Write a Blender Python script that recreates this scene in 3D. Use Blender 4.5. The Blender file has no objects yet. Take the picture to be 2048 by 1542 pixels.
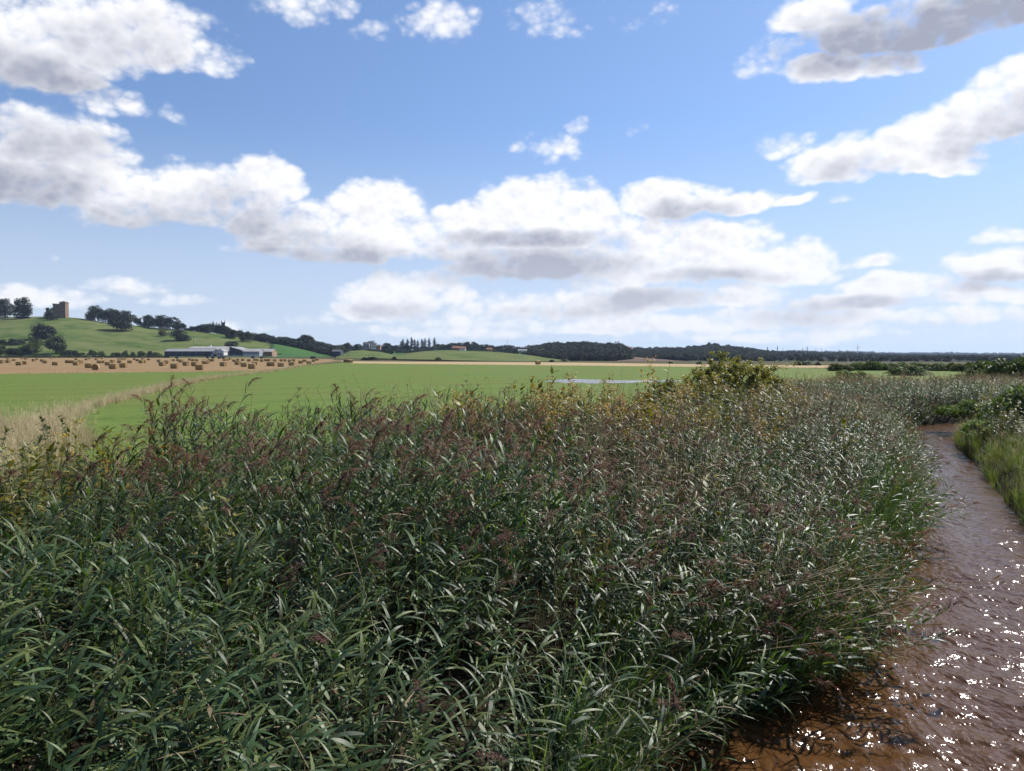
import bpy, bmesh, math, random
import numpy as np
from mathutils import Vector, Matrix, noise as mnoise

RNG = np.random.default_rng(7)
random.seed(7)
R = math.radians
scene = bpy.context.scene
COL = scene.collection

# ------------------------------------------------------------------ camera
F_PX, CX, CY = 1541.0, 1024.0, 771.0          # focal length and centre of the 2048 px frame
CAM_Z, PITCH = 3.0, math.atan(62 / 1541.0)    # eye height above the fields, tilt below the horizon
cam_d = bpy.data.cameras.new('camera')
cam_d.sensor_width = 36.0
cam_d.lens = 36.0 * F_PX / 2048.0
cam_d.clip_start, cam_d.clip_end = 0.1, 40000.0
cam = bpy.data.objects.new('camera', cam_d)
COL.objects.link(cam)
cam.location = (0, 0, CAM_Z)
cam.rotation_euler = (math.pi / 2 - PITCH, 0, 0)
scene.camera = cam

def ray(px, py):
    a, b = (px - CX) / F_PX, -(py - CY) / F_PX
    c, s = math.cos(PITCH), math.sin(PITCH)
    return Vector((a, c + b * s, -s + b * c))

def at(px, py, Y):
    """world point seen at a photo pixel, at forward distance Y"""
    d = ray(px, py)
    return Vector((d.x / d.y * Y, Y, CAM_Z + d.z / d.y * Y))

def gnd(px, py, z=0.0):
    d = ray(px, py)
    k = (z - CAM_Z) / d.z
    return Vector((d.x * k, d.y * k, z))

# ------------------------------------------------------------------ light
HAZE_DENSITY = 4.8e-5
SUN_AZ, SUN_EL = R(50), R(43)                 # to the right of the view, ahead of the camera
SUN_DIR = Vector((math.sin(SUN_AZ) * math.cos(SUN_EL), math.cos(SUN_AZ) * math.cos(SUN_EL), math.sin(SUN_EL)))
sun_d = bpy.data.lights.new('sun', 'SUN')
sun_d.energy, sun_d.angle, sun_d.color = 5.0, R(0.53), (1.0, 0.955, 0.89)
sun = bpy.data.objects.new('sun', sun_d)
COL.objects.link(sun)
sun.rotation_euler = SUN_DIR.to_track_quat('Z', 'Y').to_euler()
sun.location = (0, 0, 60)

scene.view_settings.view_transform = 'Standard'
scene.view_settings.look = 'None'
scene.view_settings.exposure = 0.58
scene.view_settings.gamma = 1.0
scene.view_settings.use_curve_mapping = False
cy = scene.cycles
cy.use_adaptive_sampling, cy.adaptive_threshold, cy.adaptive_min_samples = True, .02, 16
cy.max_bounces, cy.diffuse_bounces, cy.glossy_bounces, cy.transmission_bounces = 5, 2, 2, 2
cy.transparent_max_bounces, cy.volume_bounces = 4, 0
cy.sample_clamp_indirect = 6.0
cy.caustics_reflective = cy.caustics_refractive = False

# ---------------------------------------------------------------- the sky
world = bpy.data.worlds.new('World')
scene.world = world
world.use_nodes = True
world.cycles.sampling_method = 'MANUAL'
world.cycles.sample_map_resolution = 512
WT = world.node_tree
WT.nodes.clear()
WN, WL = WT.nodes, WT.links

def wn(kind, **kw):
    n = WN.new(kind)
    for k, v in kw.items():
        setattr(n, k, v)
    return n

def put(sock, v):
    if hasattr(v, 'links') or isinstance(v, bpy.types.NodeSocket):
        WL.new(v, sock)
    else:
        sock.default_value = v

def M_(op, *a, clamp=False):
    n = wn('ShaderNodeMath', operation=op, use_clamp=clamp)
    for i, v in enumerate(a):
        put(n.inputs[i], v)
    return n.outputs[0]

def V_(op, *a):
    n = wn('ShaderNodeVectorMath', operation=op)
    for i, v in enumerate(a):
        put(n.inputs[i], v)
    return n.outputs['Value'] if op in ('DOT_PRODUCT', 'LENGTH') else n.outputs['Vector']

def ramp_(v, lo, hi, a=0.0, b=1.0, smooth=True):
    n = wn('ShaderNodeMapRange', interpolation_type='SMOOTHSTEP' if smooth else 'LINEAR')
    put(n.inputs['Value'], v)
    for k, x in (('From Min', lo), ('From Max', hi), ('To Min', a), ('To Max', b)):
        put(n.inputs[k], x)
    return n.outputs['Result']

def noise_(vec, scale, detail, rough=0.55, lac=2.0):
    n = wn('ShaderNodeTexNoise', noise_dimensions='3D')
    put(n.inputs['Vector'], vec)
    n.inputs['Scale'].default_value = scale
    n.inputs['Detail'].default_value = detail
    n.inputs['Roughness'].default_value = rough
    n.inputs['Lacunarity'].default_value = lac
    return n

def mixc(f, a, b):
    n = wn('ShaderNodeMix', data_type='RGBA')
    put(n.inputs['Factor'], f)
    put(n.inputs[6], a)
    put(n.inputs[7], b)
    return n.outputs[2]

AMP, A_LO, A_HI, WARP_A, WARP_E, N_SCALE, N_ROUGH, N_MID, LUMP, PLATEAU, RELIEF = 2.15, -.20, .60, .09, .042, 10.5, .58, .48, .26, .80, 1.25
SKY_STRENGTH, SKY_GAIN = .094, (.92, 1.0, 1.12)
# cumulus banks: centre and half-sizes (photo pixels, turned into compass bearing and height), strength, flatness of base
CLOUDS = [
 (130,60,290,120,1.0),(330,110,100,65,.8),(40,130,160,60,.9),(-150,80,260,130,1),(215,208,92,38,.50),(470,132,54,28,.33),(365,228,38,22,.30),
 (70,320,190,105,1.0),(10,385,170,45,.95),(170,345,120,70,.8),(-180,330,180,120,1),
 (250,400,140,70,.85),(440,405,150,80,1.0),(530,375,78,62,1.05),(610,450,190,62,1.0),(745,425,115,58,1.0),(640,500,170,42,.95),(800,480,150,52,.95),
 (940,460,120,55,1.0),(1095,430,130,85,1.1),(1010,500,170,50,1.0),(1080,540,210,34,.95),(1230,490,150,62,1.0),(1330,545,240,46,.9),
 (1450,505,130,66,.95),(1540,540,150,50,.9),(1620,515,70,40,.75),
 (1345,400,125,52,1.0),(1480,405,90,36,.85),(1575,402,50,18,.6),
 (1690,330,135,58,.9),(1830,310,150,62,1.0),(1930,330,70,30,.6),(1880,270,90,52,.85),(2010,215,130,90,1.05),(2180,230,150,100,1),
 (1890,45,330,78,1.15),(1620,35,95,48,.75),(1660,145,80,42,.85),(1765,140,105,42,.8),(1545,130,64,48,.42),(2250,60,250,90,1),
 (640,18,125,56,.54),(745,52,64,36,.42),(880,48,85,38,.32),(1085,35,90,48,.42),(1310,22,85,52,.44),
 (1098,298,62,30,.42),(1158,264,36,18,.33),(1276,260,42,26,.36),(1570,288,68,20,.40),(1690,405,44,10,.30),
 (820,590,135,54,.9),(760,625,120,30,.6),(250,570,90,32,.66),(110,592,110,22,.45),(30,588,60,28,.62),(110,600,120,26,.5),(330,600,80,16,.4),(98,525,24,10,.27),
 (1150,612,290,46,.62),(1330,605,170,32,.7),(1745,520,80,22,.6),(1700,610,170,26,.72),(1790,580,110,42,.88),(2000,545,110,44,.9),(2010,482,70,28,.65),
 (1000,640,240,26,.52),(1420,650,110,24,.6),(1540,640,180,28,.6),(1850,640,280,28,.68),(1600,672,460,20,.58),(2000,600,160,24,.6),(640,645,75,20,.5),(900,662,260,20,.5),(480,652,90,16,.42),(1250,655,260,24,.6),(1120,575,240,30,.5),(320,640,90,14,.4),(1480,600,130,34,.62),(1930,600,130,30,.66),
]
def az_el(px, py):
    d = ray(px, py).normalized()
    return math.atan2(d.x, d.y), math.asin(d.z)

def bells(table, thin=False):
    out = []
    for (px, py, rx, ry, w) in table:
        if thin and w < .6: w *= .62                     # wisps
        a0, e0 = az_el(px, py)
        a1, _ = az_el(px + rx, py)
        _, e1 = az_el(px, py - ry)
        gr = 1.10 if w > .75 else 1.0
        out.append((a0, e0, 1 / max(1e-3, (a1 - a0) * gr), 1 / max(1e-3, (e1 - e0) * gr), w))
    while len(out) % 3:
        out.append((0, -1.2, 10, 10, .0))
    return out
# thick, light-starved undersides of the banks
UNDER = [(1880,62,375,83,1.06),(40,140,237,62,0.51),(250,110,150,67,0.28),(20,385,212,64,0.78),(60,290,175,54,0.41),(330,450,237,51,0.69),(480,445,150,62,0.64),(470,410,75,54,0.46),(620,520,237,32,0.78),(560,485,150,29,0.51),
 (1060,540,250,40,0.92),(1050,485,187,21,0.74),(900,520,137,29,0.46),(1220,500,75,27,0.37),(1390,420,100,29,0.41),(1700,345,100,35,.30),(2040,260,137,67,.45),(1420,560,137,21,0.55),(1300,600,162,27,0.69),(1440,570,87,16,0.46),
 (800,620,112,18,0.46),(1600,630,112,35,0.55),(1760,608,150,16,0.60),(1990,572,125,21,0.69),(1850,655,175,13,0.37),(1110,620,150,18,0.41),(250,585,75,10,0.37),(2150,260,150,81,.50),(-150,120,250,94,0.64),(-150,370,200,81,0.64)]
def cloud_field(az, el, blobs, flat=-1.5):
    """greatest of all the bells at a bearing and height"""
    ax = wn('ShaderNodeCombineXYZ'); ey = wn('ShaderNodeCombineXYZ')
    for i in range(3):
        WL.new(az, ax.inputs[i]); WL.new(el, ey.inputs[i])
    acc = None
    for i in range(0, len(blobs), 3):
        b = blobs[i:i + 3]
        X = V_('MULTIPLY_ADD', ax.outputs[0], tuple(q[2] for q in b), tuple(-q[0] * q[2] for q in b))
        Y = V_('MULTIPLY_ADD', ey.outputs[0], tuple(q[3] for q in b), tuple(-q[1] * q[3] for q in b))
        Y = V_('MAXIMUM', Y, V_('MULTIPLY', Y, (flat,) * 3))       # flatter underneath
        r2 = V_('MULTIPLY_ADD', Y, Y, V_('MULTIPLY', X, X))
        f = V_('MULTIPLY_ADD', r2, tuple(-max(q[4], .15) for q in b), tuple(q[4] for q in b))
        acc = f if acc is None else V_('MAXIMUM', acc, f)
    s = wn('ShaderNodeSeparateXYZ'); WL.new(acc, s.inputs[0])
    return M_('MAXIMUM', M_('MAXIMUM', s.outputs[0], s.outputs[1]), s.outputs[2])

gen = wn('ShaderNodeTexCoord').outputs['Generated']
D = V_('NORMALIZE', gen)
def split(Dv):
    sp = wn('ShaderNodeSeparateXYZ'); WL.new(Dv, sp.inputs[0])
    return M_('ARCTAN2', sp.outputs[0], sp.outputs[1]), M_('ARCSINE', sp.outputs[2])
az0, el0 = split(D)
# scattered fair-weather cumulus that fills the rest of the sky
def common(Dv):
    return ramp_(noise_(V_('MULTIPLY', Dv, (1, 1, 2.4)), 3.2, 5.0).outputs['Fac'], .50, .72, -.5, 1.0, False)
far = M_('MAXIMUM', ramp_(M_('ABSOLUTE', az0), .68, .84), ramp_(el0, .46, .56))
Dz = V_('MULTIPLY', D, (1, 1, 1.9))
wp = noise_(Dz, 7.0, 3.0, .6)
ws = wn('ShaderNodeSeparateColor'); WL.new(wp.outputs['Color'], ws.inputs[0])
wa = M_('MULTIPLY', M_('SUBTRACT', ws.outputs[0], .5), WARP_A)
we = M_('MULTIPLY', M_('SUBTRACT', ws.outputs[1], .5), WARP_E)
g0 = common(D)
azw, elw = M_('ADD', az0, wa), M_('ADD', el0, we)
f0 = M_('MINIMUM', M_('MULTIPLY', cloud_field(azw, elw, bells(CLOUDS, True)), 1.35), PLATEAU)
f0 = M_('SUBTRACT', f0, M_('MULTIPLY', far, 2.0))
f0 = M_('MAXIMUM', f0, M_('MULTIPLY_ADD', far, 2.0, M_('SUBTRACT', g0, 2.0)))
def puffs(Dv):
    """billows: broken cloud noise with cauliflower lumps on it"""
    p = V_('MULTIPLY', Dv, (1, 1, 1.45))
    q = noise_(p, N_SCALE, 8.0, N_ROUGH)
    v = wn('ShaderNodeTexVoronoi', voronoi_dimensions='3D', feature='F1')
    WL.new(V_('ADD', p, V_('MULTIPLY', q.outputs['Color'], (.012, .012, .012))), v.inputs['Vector'])
    v.inputs['Scale'].default_value = 44.0; v.inputs['Detail'].default_value = 1.5; v.inputs['Roughness'].default_value = .5; v.inputs['Lacunarity'].default_value = 2.3
    return M_('MULTIPLY_ADD', M_('SUBTRACT', .5, v.outputs['Distance']), LUMP, M_('SUBTRACT', q.outputs['Fac'], N_MID))
n0 = puffs(D)
d0 = M_('MULTIPLY_ADD', n0, AMP, f0)
alpha = ramp_(d0, A_LO, A_HI)
# light comes from above and to the right: lumps that rise that way shade this point
n1 = puffs(V_('ADD', D, (.0050, 0, .0085)))
relief = M_('MULTIPLY', M_('SUBTRACT', n1, n0), RELIEF)
under = cloud_field(azw, elw, bells(UNDER), -1.0)
deep = ramp_(M_('MULTIPLY_ADD', n0, .75, under), -.50, 1.0)
edge_lit = ramp_(d0, .2, 1.0, -.10, .16)
shade = M_('ADD', M_('ADD', deep, relief), edge_lit, clamp=True)
LIT, DARK = (.715, .715, .733, 1), (.268, .285, .353, 1)
cloud_col = mixc(shade, LIT, DARK)
low = ramp_(el0, .0, .20, 1.0, 0.0)
cloud_col = mixc(M_('MULTIPLY', low, .45), cloud_col, (.555, .577, .635, 1))
shade_g = M_('MULTIPLY', ramp_(g0, .2, 1.0), .6)
cloud_g = mixc(shade_g, LIT, DARK)

sky = wn('ShaderNodeTexSky', sky_type='NISHITA')
sky.sun_disc = False
lift = wn('ShaderNodeSeparateXYZ'); WL.new(D, lift.inputs[0])
up = wn('ShaderNodeCombineXYZ')
for i in range(2): WL.new(lift.outputs[i], up.inputs[i])
WL.new(M_('ADD', M_('MULTIPLY', M_('MAXIMUM', lift.outputs[2], 0.0), .95), .13), up.inputs[2])
WL.new(V_('NORMALIZE', up.outputs[0]), sky.inputs['Vector'])
sky.sun_elevation, sky.sun_rotation = SUN_EL, SUN_AZ
sky.altitude, sky.air_density, sky.dust_density, sky.ozone_density = 20, 1.0, .25, 1.5
skyc = V_('MULTIPLY', sky.outputs['Color'], SKY_GAIN)
skyc = mixc(ramp_(el0, -.02, .30, .80, 0.0), skyc, (4.9, 5.4, 6.1, 1))
bg_sky = wn('ShaderNodeBackground'); WL.new(skyc, bg_sky.inputs['Color']); bg_sky.inputs['Strength'].default_value = SKY_STRENGTH
def bg_(c):
    n = wn('ShaderNodeBackground'); WL.new(c, n.inputs['Color']); return n.outputs[0]
def mix_(f, a, b):
    n = wn('ShaderNodeMixShader'); WL.new(f, n.inputs[0]); WL.new(a, n.inputs[1]); WL.new(b, n.inputs[2]); return n.outputs[0]
above = ramp_(el0, -.004, .004)
in_view = mix_(M_('MULTIPLY', alpha, M_('MULTIPLY', above, .97)), bg_sky.outputs[0], bg_(cloud_col))
rest = mix_(M_('MULTIPLY', ramp_(g0, .1, .5), M_('MULTIPLY', above, .97)), bg_sky.outputs[0], bg_(cloud_g))
edge = M_('MAXIMUM', M_('GREATER_THAN', M_('ABSOLUTE', az0), .84), M_('GREATER_THAN', el0, .56))
WL.new(mix_(edge, in_view, rest), wn('ShaderNodeOutputWorld').inputs['Surface'])

# =============================================================== helpers
def tag(o, label=None, cat=None, group=None, kind=None):
    if label: o['label'] = label
    if cat: o['category'] = cat
    if group: o['group'] = group
    if kind: o['kind'] = kind
    return o

def link(o, parent=None):
    COL.objects.link(o)
    if parent is not None:
        o.parent = parent
    return o

def empty(name, loc=(0, 0, 0), rz=0.0, s=1.0):
    o = bpy.data.objects.new(name, None)
    o.location = loc
    o.rotation_euler = (0, 0, rz)
    o.scale = (s, s, s) if not hasattr(s, '__len__') else s
    o.empty_display_size = .2
    return link(o)

def mesh(name, V, Fs, mats, smooth=False, mi=None, attrs=None):
    me = bpy.data.meshes.new(name)
    V = np.asarray(V, dtype=np.float32).reshape(-1, 3)
    if isinstance(Fs, np.ndarray) and Fs.ndim == 2:
        k = Fs.shape[1]
        me.vertices.add(len(V)); me.vertices.foreach_set('co', V.ravel())
        me.loops.add(Fs.size); me.loops.foreach_set('vertex_index', Fs.astype(np.int32).ravel())
        me.polygons.add(len(Fs))
        me.polygons.foreach_set('loop_start', np.arange(0, Fs.size, k, dtype=np.int32))
    else:
        me.from_pydata(V.tolist(), [], [list(map(int, f)) for f in Fs])
    for m in (mats if isinstance(mats, (list, tuple)) else [mats]):
        me.materials.append(m)
    if mi is not None:
        me.polygons.foreach_set('material_index', np.asarray(mi, dtype=np.int32))
    if smooth:
        me.polygons.foreach_set('use_smooth', np.ones(len(me.polygons), dtype=bool))
    for k, a in (attrs or {}).items():
        at_ = me.attributes.new(k, 'FLOAT', 'POINT')
        at_.data.foreach_set('value', np.asarray(a, dtype=np.float32))
    me.update(calc_edges=True)
    me.validate()
    return me

def obj(name, me, parent=None, loc=None):
    o = bpy.data.objects.new(name, me)
    if loc is not None: o.location = loc
    return link(o, parent)

def copy_tree(o, parent=None):
    c = o.copy(); COL.objects.link(c); c.parent = parent
    for ch in list(o.children):
        copy_tree(ch, c)
    return c

def new_mat(name):
    m = bpy.data.materials.new(name)
    m.use_nodes = True
    t = m.node_tree
    return m, t, t.nodes['Principled BSDF'], t.nodes['Material Output']

def c4(c): return (c[0], c[1], c[2], 1.0)

def surf(name, c1, c2, scale=3.0, rough=.9, spec=.25, detail=5.0, bump=0.0, bscale=None, c3=None, s3=.03, coords='Object', bdist=.02, stretch=None, lo=.35, hi=.65):
    """a weathered surface: two colours mixed by noise, an optional third in broad patches, fine relief"""
    m, t, b, out = new_mat(name)
    n, l = t.nodes, t.links
    tc = n.new('ShaderNodeTexCoord')
    src = tc.outputs[coords]
    if stretch:
        mp = n.new('ShaderNodeMapping'); mp.inputs['Scale'].default_value = stretch
        l.new(src, mp.inputs['Vector']); src = mp.outputs[0]
    def nz(sc, de):
        q = n.new('ShaderNodeTexNoise'); q.inputs['Scale'].default_value = sc; q.inputs['Detail'].default_value = de
        q.inputs['Roughness'].default_value = .62
        l.new(src, q.inputs['Vector']); return q.outputs['Fac']
    def ramp(f, a, b_, lo, hi):
        r = n.new('ShaderNodeValToRGB')
        r.color_ramp.elements[0].position, r.color_ramp.elements[1].position = lo, hi
        r.color_ramp.elements[0].color, r.color_ramp.elements[1].color = c4(a), c4(b_)
        l.new(f, r.inputs[0]); return r.outputs[0]
    col = ramp(nz(scale, detail), c1, c2, lo, hi)
    if c3 is not None:
        f = ramp(nz(s3, 4.0), (0, 0, 0), (1, 1, 1), .45, .62)
        mx = n.new('ShaderNodeMix'); mx.data_type = 'RGBA'
        l.new(f, mx.inputs['Factor']); l.new(col, mx.inputs[6]); mx.inputs[7].default_value = c4(c3)
        col = mx.outputs[2]
    l.new(col, b.inputs['Base Color'])
    b.inputs['Roughness'].default_value = rough
    b.inputs['Specular IOR Level'].default_value = spec
    if bump:
        bp = n.new('ShaderNodeBump'); bp.inputs['Strength'].default_value = bump; bp.inputs['Distance'].default_value = bdist
        l.new(nz(bscale or scale * 3, 6.0), bp.inputs['Height']); l.new(bp.outputs[0], b.inputs['Normal'])
    return m

def leafy(name, ca, cb, cc, rough=.45, spec=.4, trans=.25, tcol=None, inst=True):
    """leaf: colour by the leaf's own random value and the plant's tint, some light coming through"""
    m, t, b, out = new_mat(name)
    n, l = t.nodes, t.links
    a = n.new('ShaderNodeAttribute'); a.attribute_name = 'rnd'
    r = n.new('ShaderNodeValToRGB'); e = r.color_ramp.elements
    e[0].position, e[0].color = 0.0, c4(ca)
    e[1].position, e[1].color = 1.0, c4(cc)
    k = e.new(.55); k.color = c4(cb)
    l.new(a.outputs['Fac'], r.inputs[0])
    hs = n.new('ShaderNodeHueSaturation')
    l.new(r.outputs[0], hs.inputs['Color'])
    if inst:
        ti = n.new('ShaderNodeAttribute'); ti.attribute_type = 'INSTANCER'; ti.attribute_name = 'tint'
        src = ti.outputs['Fac']
    else:
        src = n.new('ShaderNodeObjectInfo').outputs['Random']
    for sock, lo, hi in (('Value', .62, 1.38), ('Hue', .487, .509), ('Saturation', 1.08, .86)):
        mr = n.new('ShaderNodeMapRange'); mr.inputs['To Min'].default_value, mr.inputs['To Max'].default_value = lo, hi
        l.new(src, mr.inputs['Value']); l.new(mr.outputs[0], hs.inputs[sock])
    l.new(hs.outputs[0], b.inputs['Base Color'])
    b.inputs['Roughness'].default_value = rough
    b.inputs['Specular IOR Level'].default_value = spec
    if trans:
        tr = n.new('ShaderNodeBsdfTranslucent')
        g = n.new('ShaderNodeMix'); g.data_type = 'RGBA'; g.blend_type = 'MULTIPLY'; g.inputs['Factor'].default_value = 1
        l.new(hs.outputs[0], g.inputs[6]); g.inputs[7].default_value = c4(tcol or (1.5, 1.5, .6))
        l.new(g.outputs[2], tr.inputs['Color'])
        ms = n.new('ShaderNodeMixShader'); ms.inputs[0].default_value = trans
        l.new(b.outputs[0], ms.inputs[1]); l.new(tr.outputs[0], ms.inputs[2]); l.new(ms.outputs[0], out.inputs['Surface'])
    return m

def interp(tab, x):
    xs = [p[0] for p in tab]
    return [np.interp(x, xs, [p[k] for p in tab]) for k in range(1, len(tab[0]))]

def fbm(x, y, s, seed=0.0, o=4):
    return mnoise.fractal(Vector((x * s + seed, y * s - seed, seed * .37)), .9, 2.0, o)

# value noise on arrays
class VNoise:
    def __init__(self, seed, n=256):
        self.g = np.random.default_rng(seed).random((n, n)); self.n = n
    def __call__(self, x, y):
        x = np.asarray(x, float); y = np.asarray(y, float)
        xi, yi = np.floor(x).astype(int), np.floor(y).astype(int)
        fx, fy = x - xi, y - yi
        fx, fy = fx * fx * (3 - 2 * fx), fy * fy * (3 - 2 * fy)
        n, g = self.n, self.g
        a, b = g[xi % n, yi % n], g[(xi + 1) % n, yi % n]
        c, d = g[xi % n, (yi + 1) % n], g[(xi + 1) % n, (yi + 1) % n]
        return (a * (1 - fx) + b * fx) * (1 - fy) + (c * (1 - fx) + d * fx) * fy
    def fb(self, x, y, o=4, lac=2.03, gain=.5):
        s, a, t = 0, 1, 0
        for k in range(o):
            s = s + a * self(x * lac ** k + 17.3 * k, y * lac ** k - 9.1 * k); t += a; a *= gain
        return s / t
VN = VNoise(3)

# ================================================================ layout
WATER_Z = -1.2
LB = np.array([(-3, -12), (-.6, 0), (.2, 3.5), (.9, 7), (1.6, 8.4), (3.6, 9.3), (4.7, 10.9), (5.8, 13.2), (8.6, 17.1), (12.9, 25.5), (17.6, 36), (20.6, 42.5), (25, 46.5), (33, 48), (60, 50)], float)
RB = np.array([(2.5, -12), (4.6, 0), (5.6, 3.5), (6.8, 7), (8.4, 10), (10.2, 14), (12.5, 18.6), (17.7, 29.3), (20.7, 36), (23.3, 39.3), (28, 41.3), (34, 42.3), (60, 43.5)], float)

def resample(P, n):
    s = np.r_[0, np.cumsum(np.hypot(*np.diff(P, axis=0).T))]
    t = np.linspace(0, s[-1], n)
    return np.c_[np.interp(t, s, P[:, 0]), np.interp(t, s, P[:, 1])]

def inside(poly, x, y):
    x, y = np.asarray(x), np.asarray(y)
    c = np.zeros(x.shape, bool)
    n = len(poly)
    for i in range(n):
        x1, y1 = poly[i]; x2, y2 = poly[(i + 1) % n]
        if y1 == y2: continue
        k = ((y1 > y) != (y2 > y)) & (x < (x2 - x1) * (y - y1) / (y2 - y1) + x1)
        c ^= k
    return c

def dist_line(P, x, y):
    """distance from points to a polyline"""
    x, y = np.asarray(x, float), np.asarray(y, float)
    best = np.full(x.shape, 1e9)
    for (x1, y1), (x2, y2) in zip(P[:-1], P[1:]):
        dx, dy = x2 - x1, y2 - y1
        t = np.clip(((x - x1) * dx + (y - y1) * dy) / (dx * dx + dy * dy), 0, 1)
        best = np.minimum(best, np.hypot(x - x1 - t * dx, y - y1 - t * dy))
    return best

RIVER_POLY = np.vstack([LB, RB[::-1]])
def height(x, y):
    """lie of the land near the stream: bed, banks, then the level fields"""
    x, y = np.asarray(x, float), np.asarray(y, float)
    inn = inside(RIVER_POLY, x, y)
    dl, dr = dist_line(LB, x, y), dist_line(RB, x, y)
    d = np.minimum(dl, dr)
    left = dl < dr
    zb = np.interp(d, [0, .35, 1.0, 3, 7, 9], [-1.22, -.85, -.62, -.32, -.03, 0])
    zr = np.interp(d, [0, .3, .9, 2.5, 6, 9], [-1.22, -.75, -.42, -.08, .04, 0])
    bump = (VN.fb(x * .9, y * .9) - .5) * .25 * np.exp(-d / 8)
    z = np.where(left, zb, zr) + bump
    bed = -1.25 - .45 * np.clip(d / 1.2, 0, 1)
    z = np.where(inn, bed, z)
    # the valley floor falls away gently beyond the fields on the right
    r, az = np.hypot(x, y), np.degrees(np.arctan2(x, y))
    def ss(a, b, v): t = np.clip((v - a) / (b - a), 0, 1); return t * t * (3 - 2 * t)
    return z - (4.0 * ss(330, 720, r) + 2.5 * ss(720, 1400, r)) * ss(-14, -2, az) * ss(150, 100, np.abs(az))

# ============================================================== materials
M = {}
M['earth'] = surf('rough_grassland', (0.032, 0.040, 0.014), (0.068, 0.064, 0.027), 1.3, 1.0, .1, c3=(0.080, 0.068, 0.036), s3=.11, bump=.6, bdist=.05)
M['silt'] = surf('bank_silt_and_litter', (0.011, 0.009, 0.006), (0.034, 0.025, 0.014), 7.0, 1.0, .1, c3=(0.024, 0.026, 0.011), s3=1.3, bump=.8, bdist=.04)
M['field'] = surf('grass_ley', (.070, .118, .021), (.122, .172, .033), 1.4, .95, .12, detail=10, c3=(0.112, 0.138, 0.032), s3=.045, bump=.7, bscale=9, bdist=.08)
M['stubble'] = surf('stubble', (0.172, 0.110, 0.056), (0.272, 0.182, 0.096), .8, 1.0, .08, detail=8, c3=(0.232, 0.164, 0.084), s3=.02, bump=.5, bscale=6, bdist=.05, stretch=(.25, 1, 1))
M['pale_stubble'] = surf('pale_stubble', (0.304, 0.224, 0.120), (0.376, 0.288, 0.160), .6, 1.0, .08, detail=8, stretch=(.2, 1, 1))
M['pasture'] = surf('hill_pasture', (0.040, 0.076, 0.016), (0.104, 0.132, 0.036), .05, 1.0, .08, detail=10, c3=(0.120, 0.132, 0.046), s3=.018, lo=.38, hi=.62)
M['dark_pasture'] = surf('dark_ley', (0.036, 0.092, 0.024), (0.048, 0.112, 0.028), .03, 1.0, .08, detail=7)
M['ploughed'] = surf('ploughed_earth', (0.096, 0.060, 0.048), (0.136, 0.088, 0.068), .05, 1.0, .08, detail=6)
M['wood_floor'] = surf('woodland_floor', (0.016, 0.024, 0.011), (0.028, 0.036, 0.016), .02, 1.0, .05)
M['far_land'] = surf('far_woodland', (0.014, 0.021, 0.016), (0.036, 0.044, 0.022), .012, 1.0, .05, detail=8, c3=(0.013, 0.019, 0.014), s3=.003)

def tramlines(m, spacing, rz):
    """faint wheel marks across a field"""
    t = m.node_tree; n, l = t.nodes, t.links; b = n['Principled BSDF']
    src = b.inputs['Base Color'].links[0].from_socket
    tc = n.new('ShaderNodeTexCoord'); mp = n.new('ShaderNodeMapping'); mp.inputs['Rotation'].default_value = (0, 0, rz)
    wv = n.new('ShaderNodeTexWave'); wv.inputs['Scale'].default_value = .314 / spacing; wv.inputs['Distortion'].default_value = .6; wv.inputs['Detail Scale'].default_value = .05
    l.new(tc.outputs['Object'], mp.inputs['Vector']); l.new(mp.outputs[0], wv.inputs['Vector'])
    r = n.new('ShaderNodeValToRGB'); r.color_ramp.elements[0].position, r.color_ramp.elements[1].position = .80, .97
    r.color_ramp.elements[0].color, r.color_ramp.elements[1].color = (1, 1, 1, 1), (.87, .86, .82, 1)
    l.new(wv.outputs['Fac'], r.inputs[0])
    mx = n.new('ShaderNodeMix'); mx.data_type = 'RGBA'; mx.blend_type = 'MULTIPLY'; mx.inputs['Factor'].default_value = 1
    l.new(src, mx.inputs[6]); l.new(r.outputs[0], mx.inputs[7]); l.new(mx.outputs[2], b.inputs['Base Color'])
tramlines(M['field'], 9.0, R(58)); tramlines(M['stubble'], 6.0, R(75))
# the stream: peaty brown water, rippled
def water_mat(name, col, rough, bumps):
    m, t, b, out = new_mat(name)
    n, l = t.nodes, t.links
    tc = n.new('ShaderNodeTexCoord')
    b.inputs['Base Color'].default_value = c4(col)
    b.inputs['Roughness'].default_value = rough
    b.inputs['IOR'].default_value = 1.333
    b.inputs['Specular IOR Level'].default_value = .5
    prev = None
    for sc, st, di, stretch in bumps:
        mp = n.new('ShaderNodeMapping'); mp.inputs['Scale'].default_value = stretch; mp.inputs['Rotation'].default_value = (0, 0, R(28))
        l.new(tc.outputs['Object'], mp.inputs['Vector'])
        q = n.new('ShaderNodeTexNoise'); q.inputs['Scale'].default_value = sc; q.inputs['Detail'].default_value = 3.0
        l.new(mp.outputs[0], q.inputs['Vector'])
        bp = n.new('ShaderNodeBump'); bp.inputs['Strength'].default_value = st; bp.inputs['Distance'].default_value = di
        l.new(q.outputs['Fac'], bp.inputs['Height'])
        if prev is not None: l.new(prev, bp.inputs['Normal'])
        prev = bp.outputs[0]
    l.new(prev, b.inputs['Normal'])
    return m
M['stream'] = water_mat('peaty_stream', (.080, .038, .014), .14, [(1.5, .8, .18, (1.0, .55, 1)), (4.6, .9, .080, (1.0, .5, 1)), (13, .85, .030, (1, .6, 1))])
M['pond'] = water_mat('flood_water', (.05, .045, .04), .08, [(1.2, .35, .05, (1, 1, 1)), (7, .4, .02, (1, 1, 1))])

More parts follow.
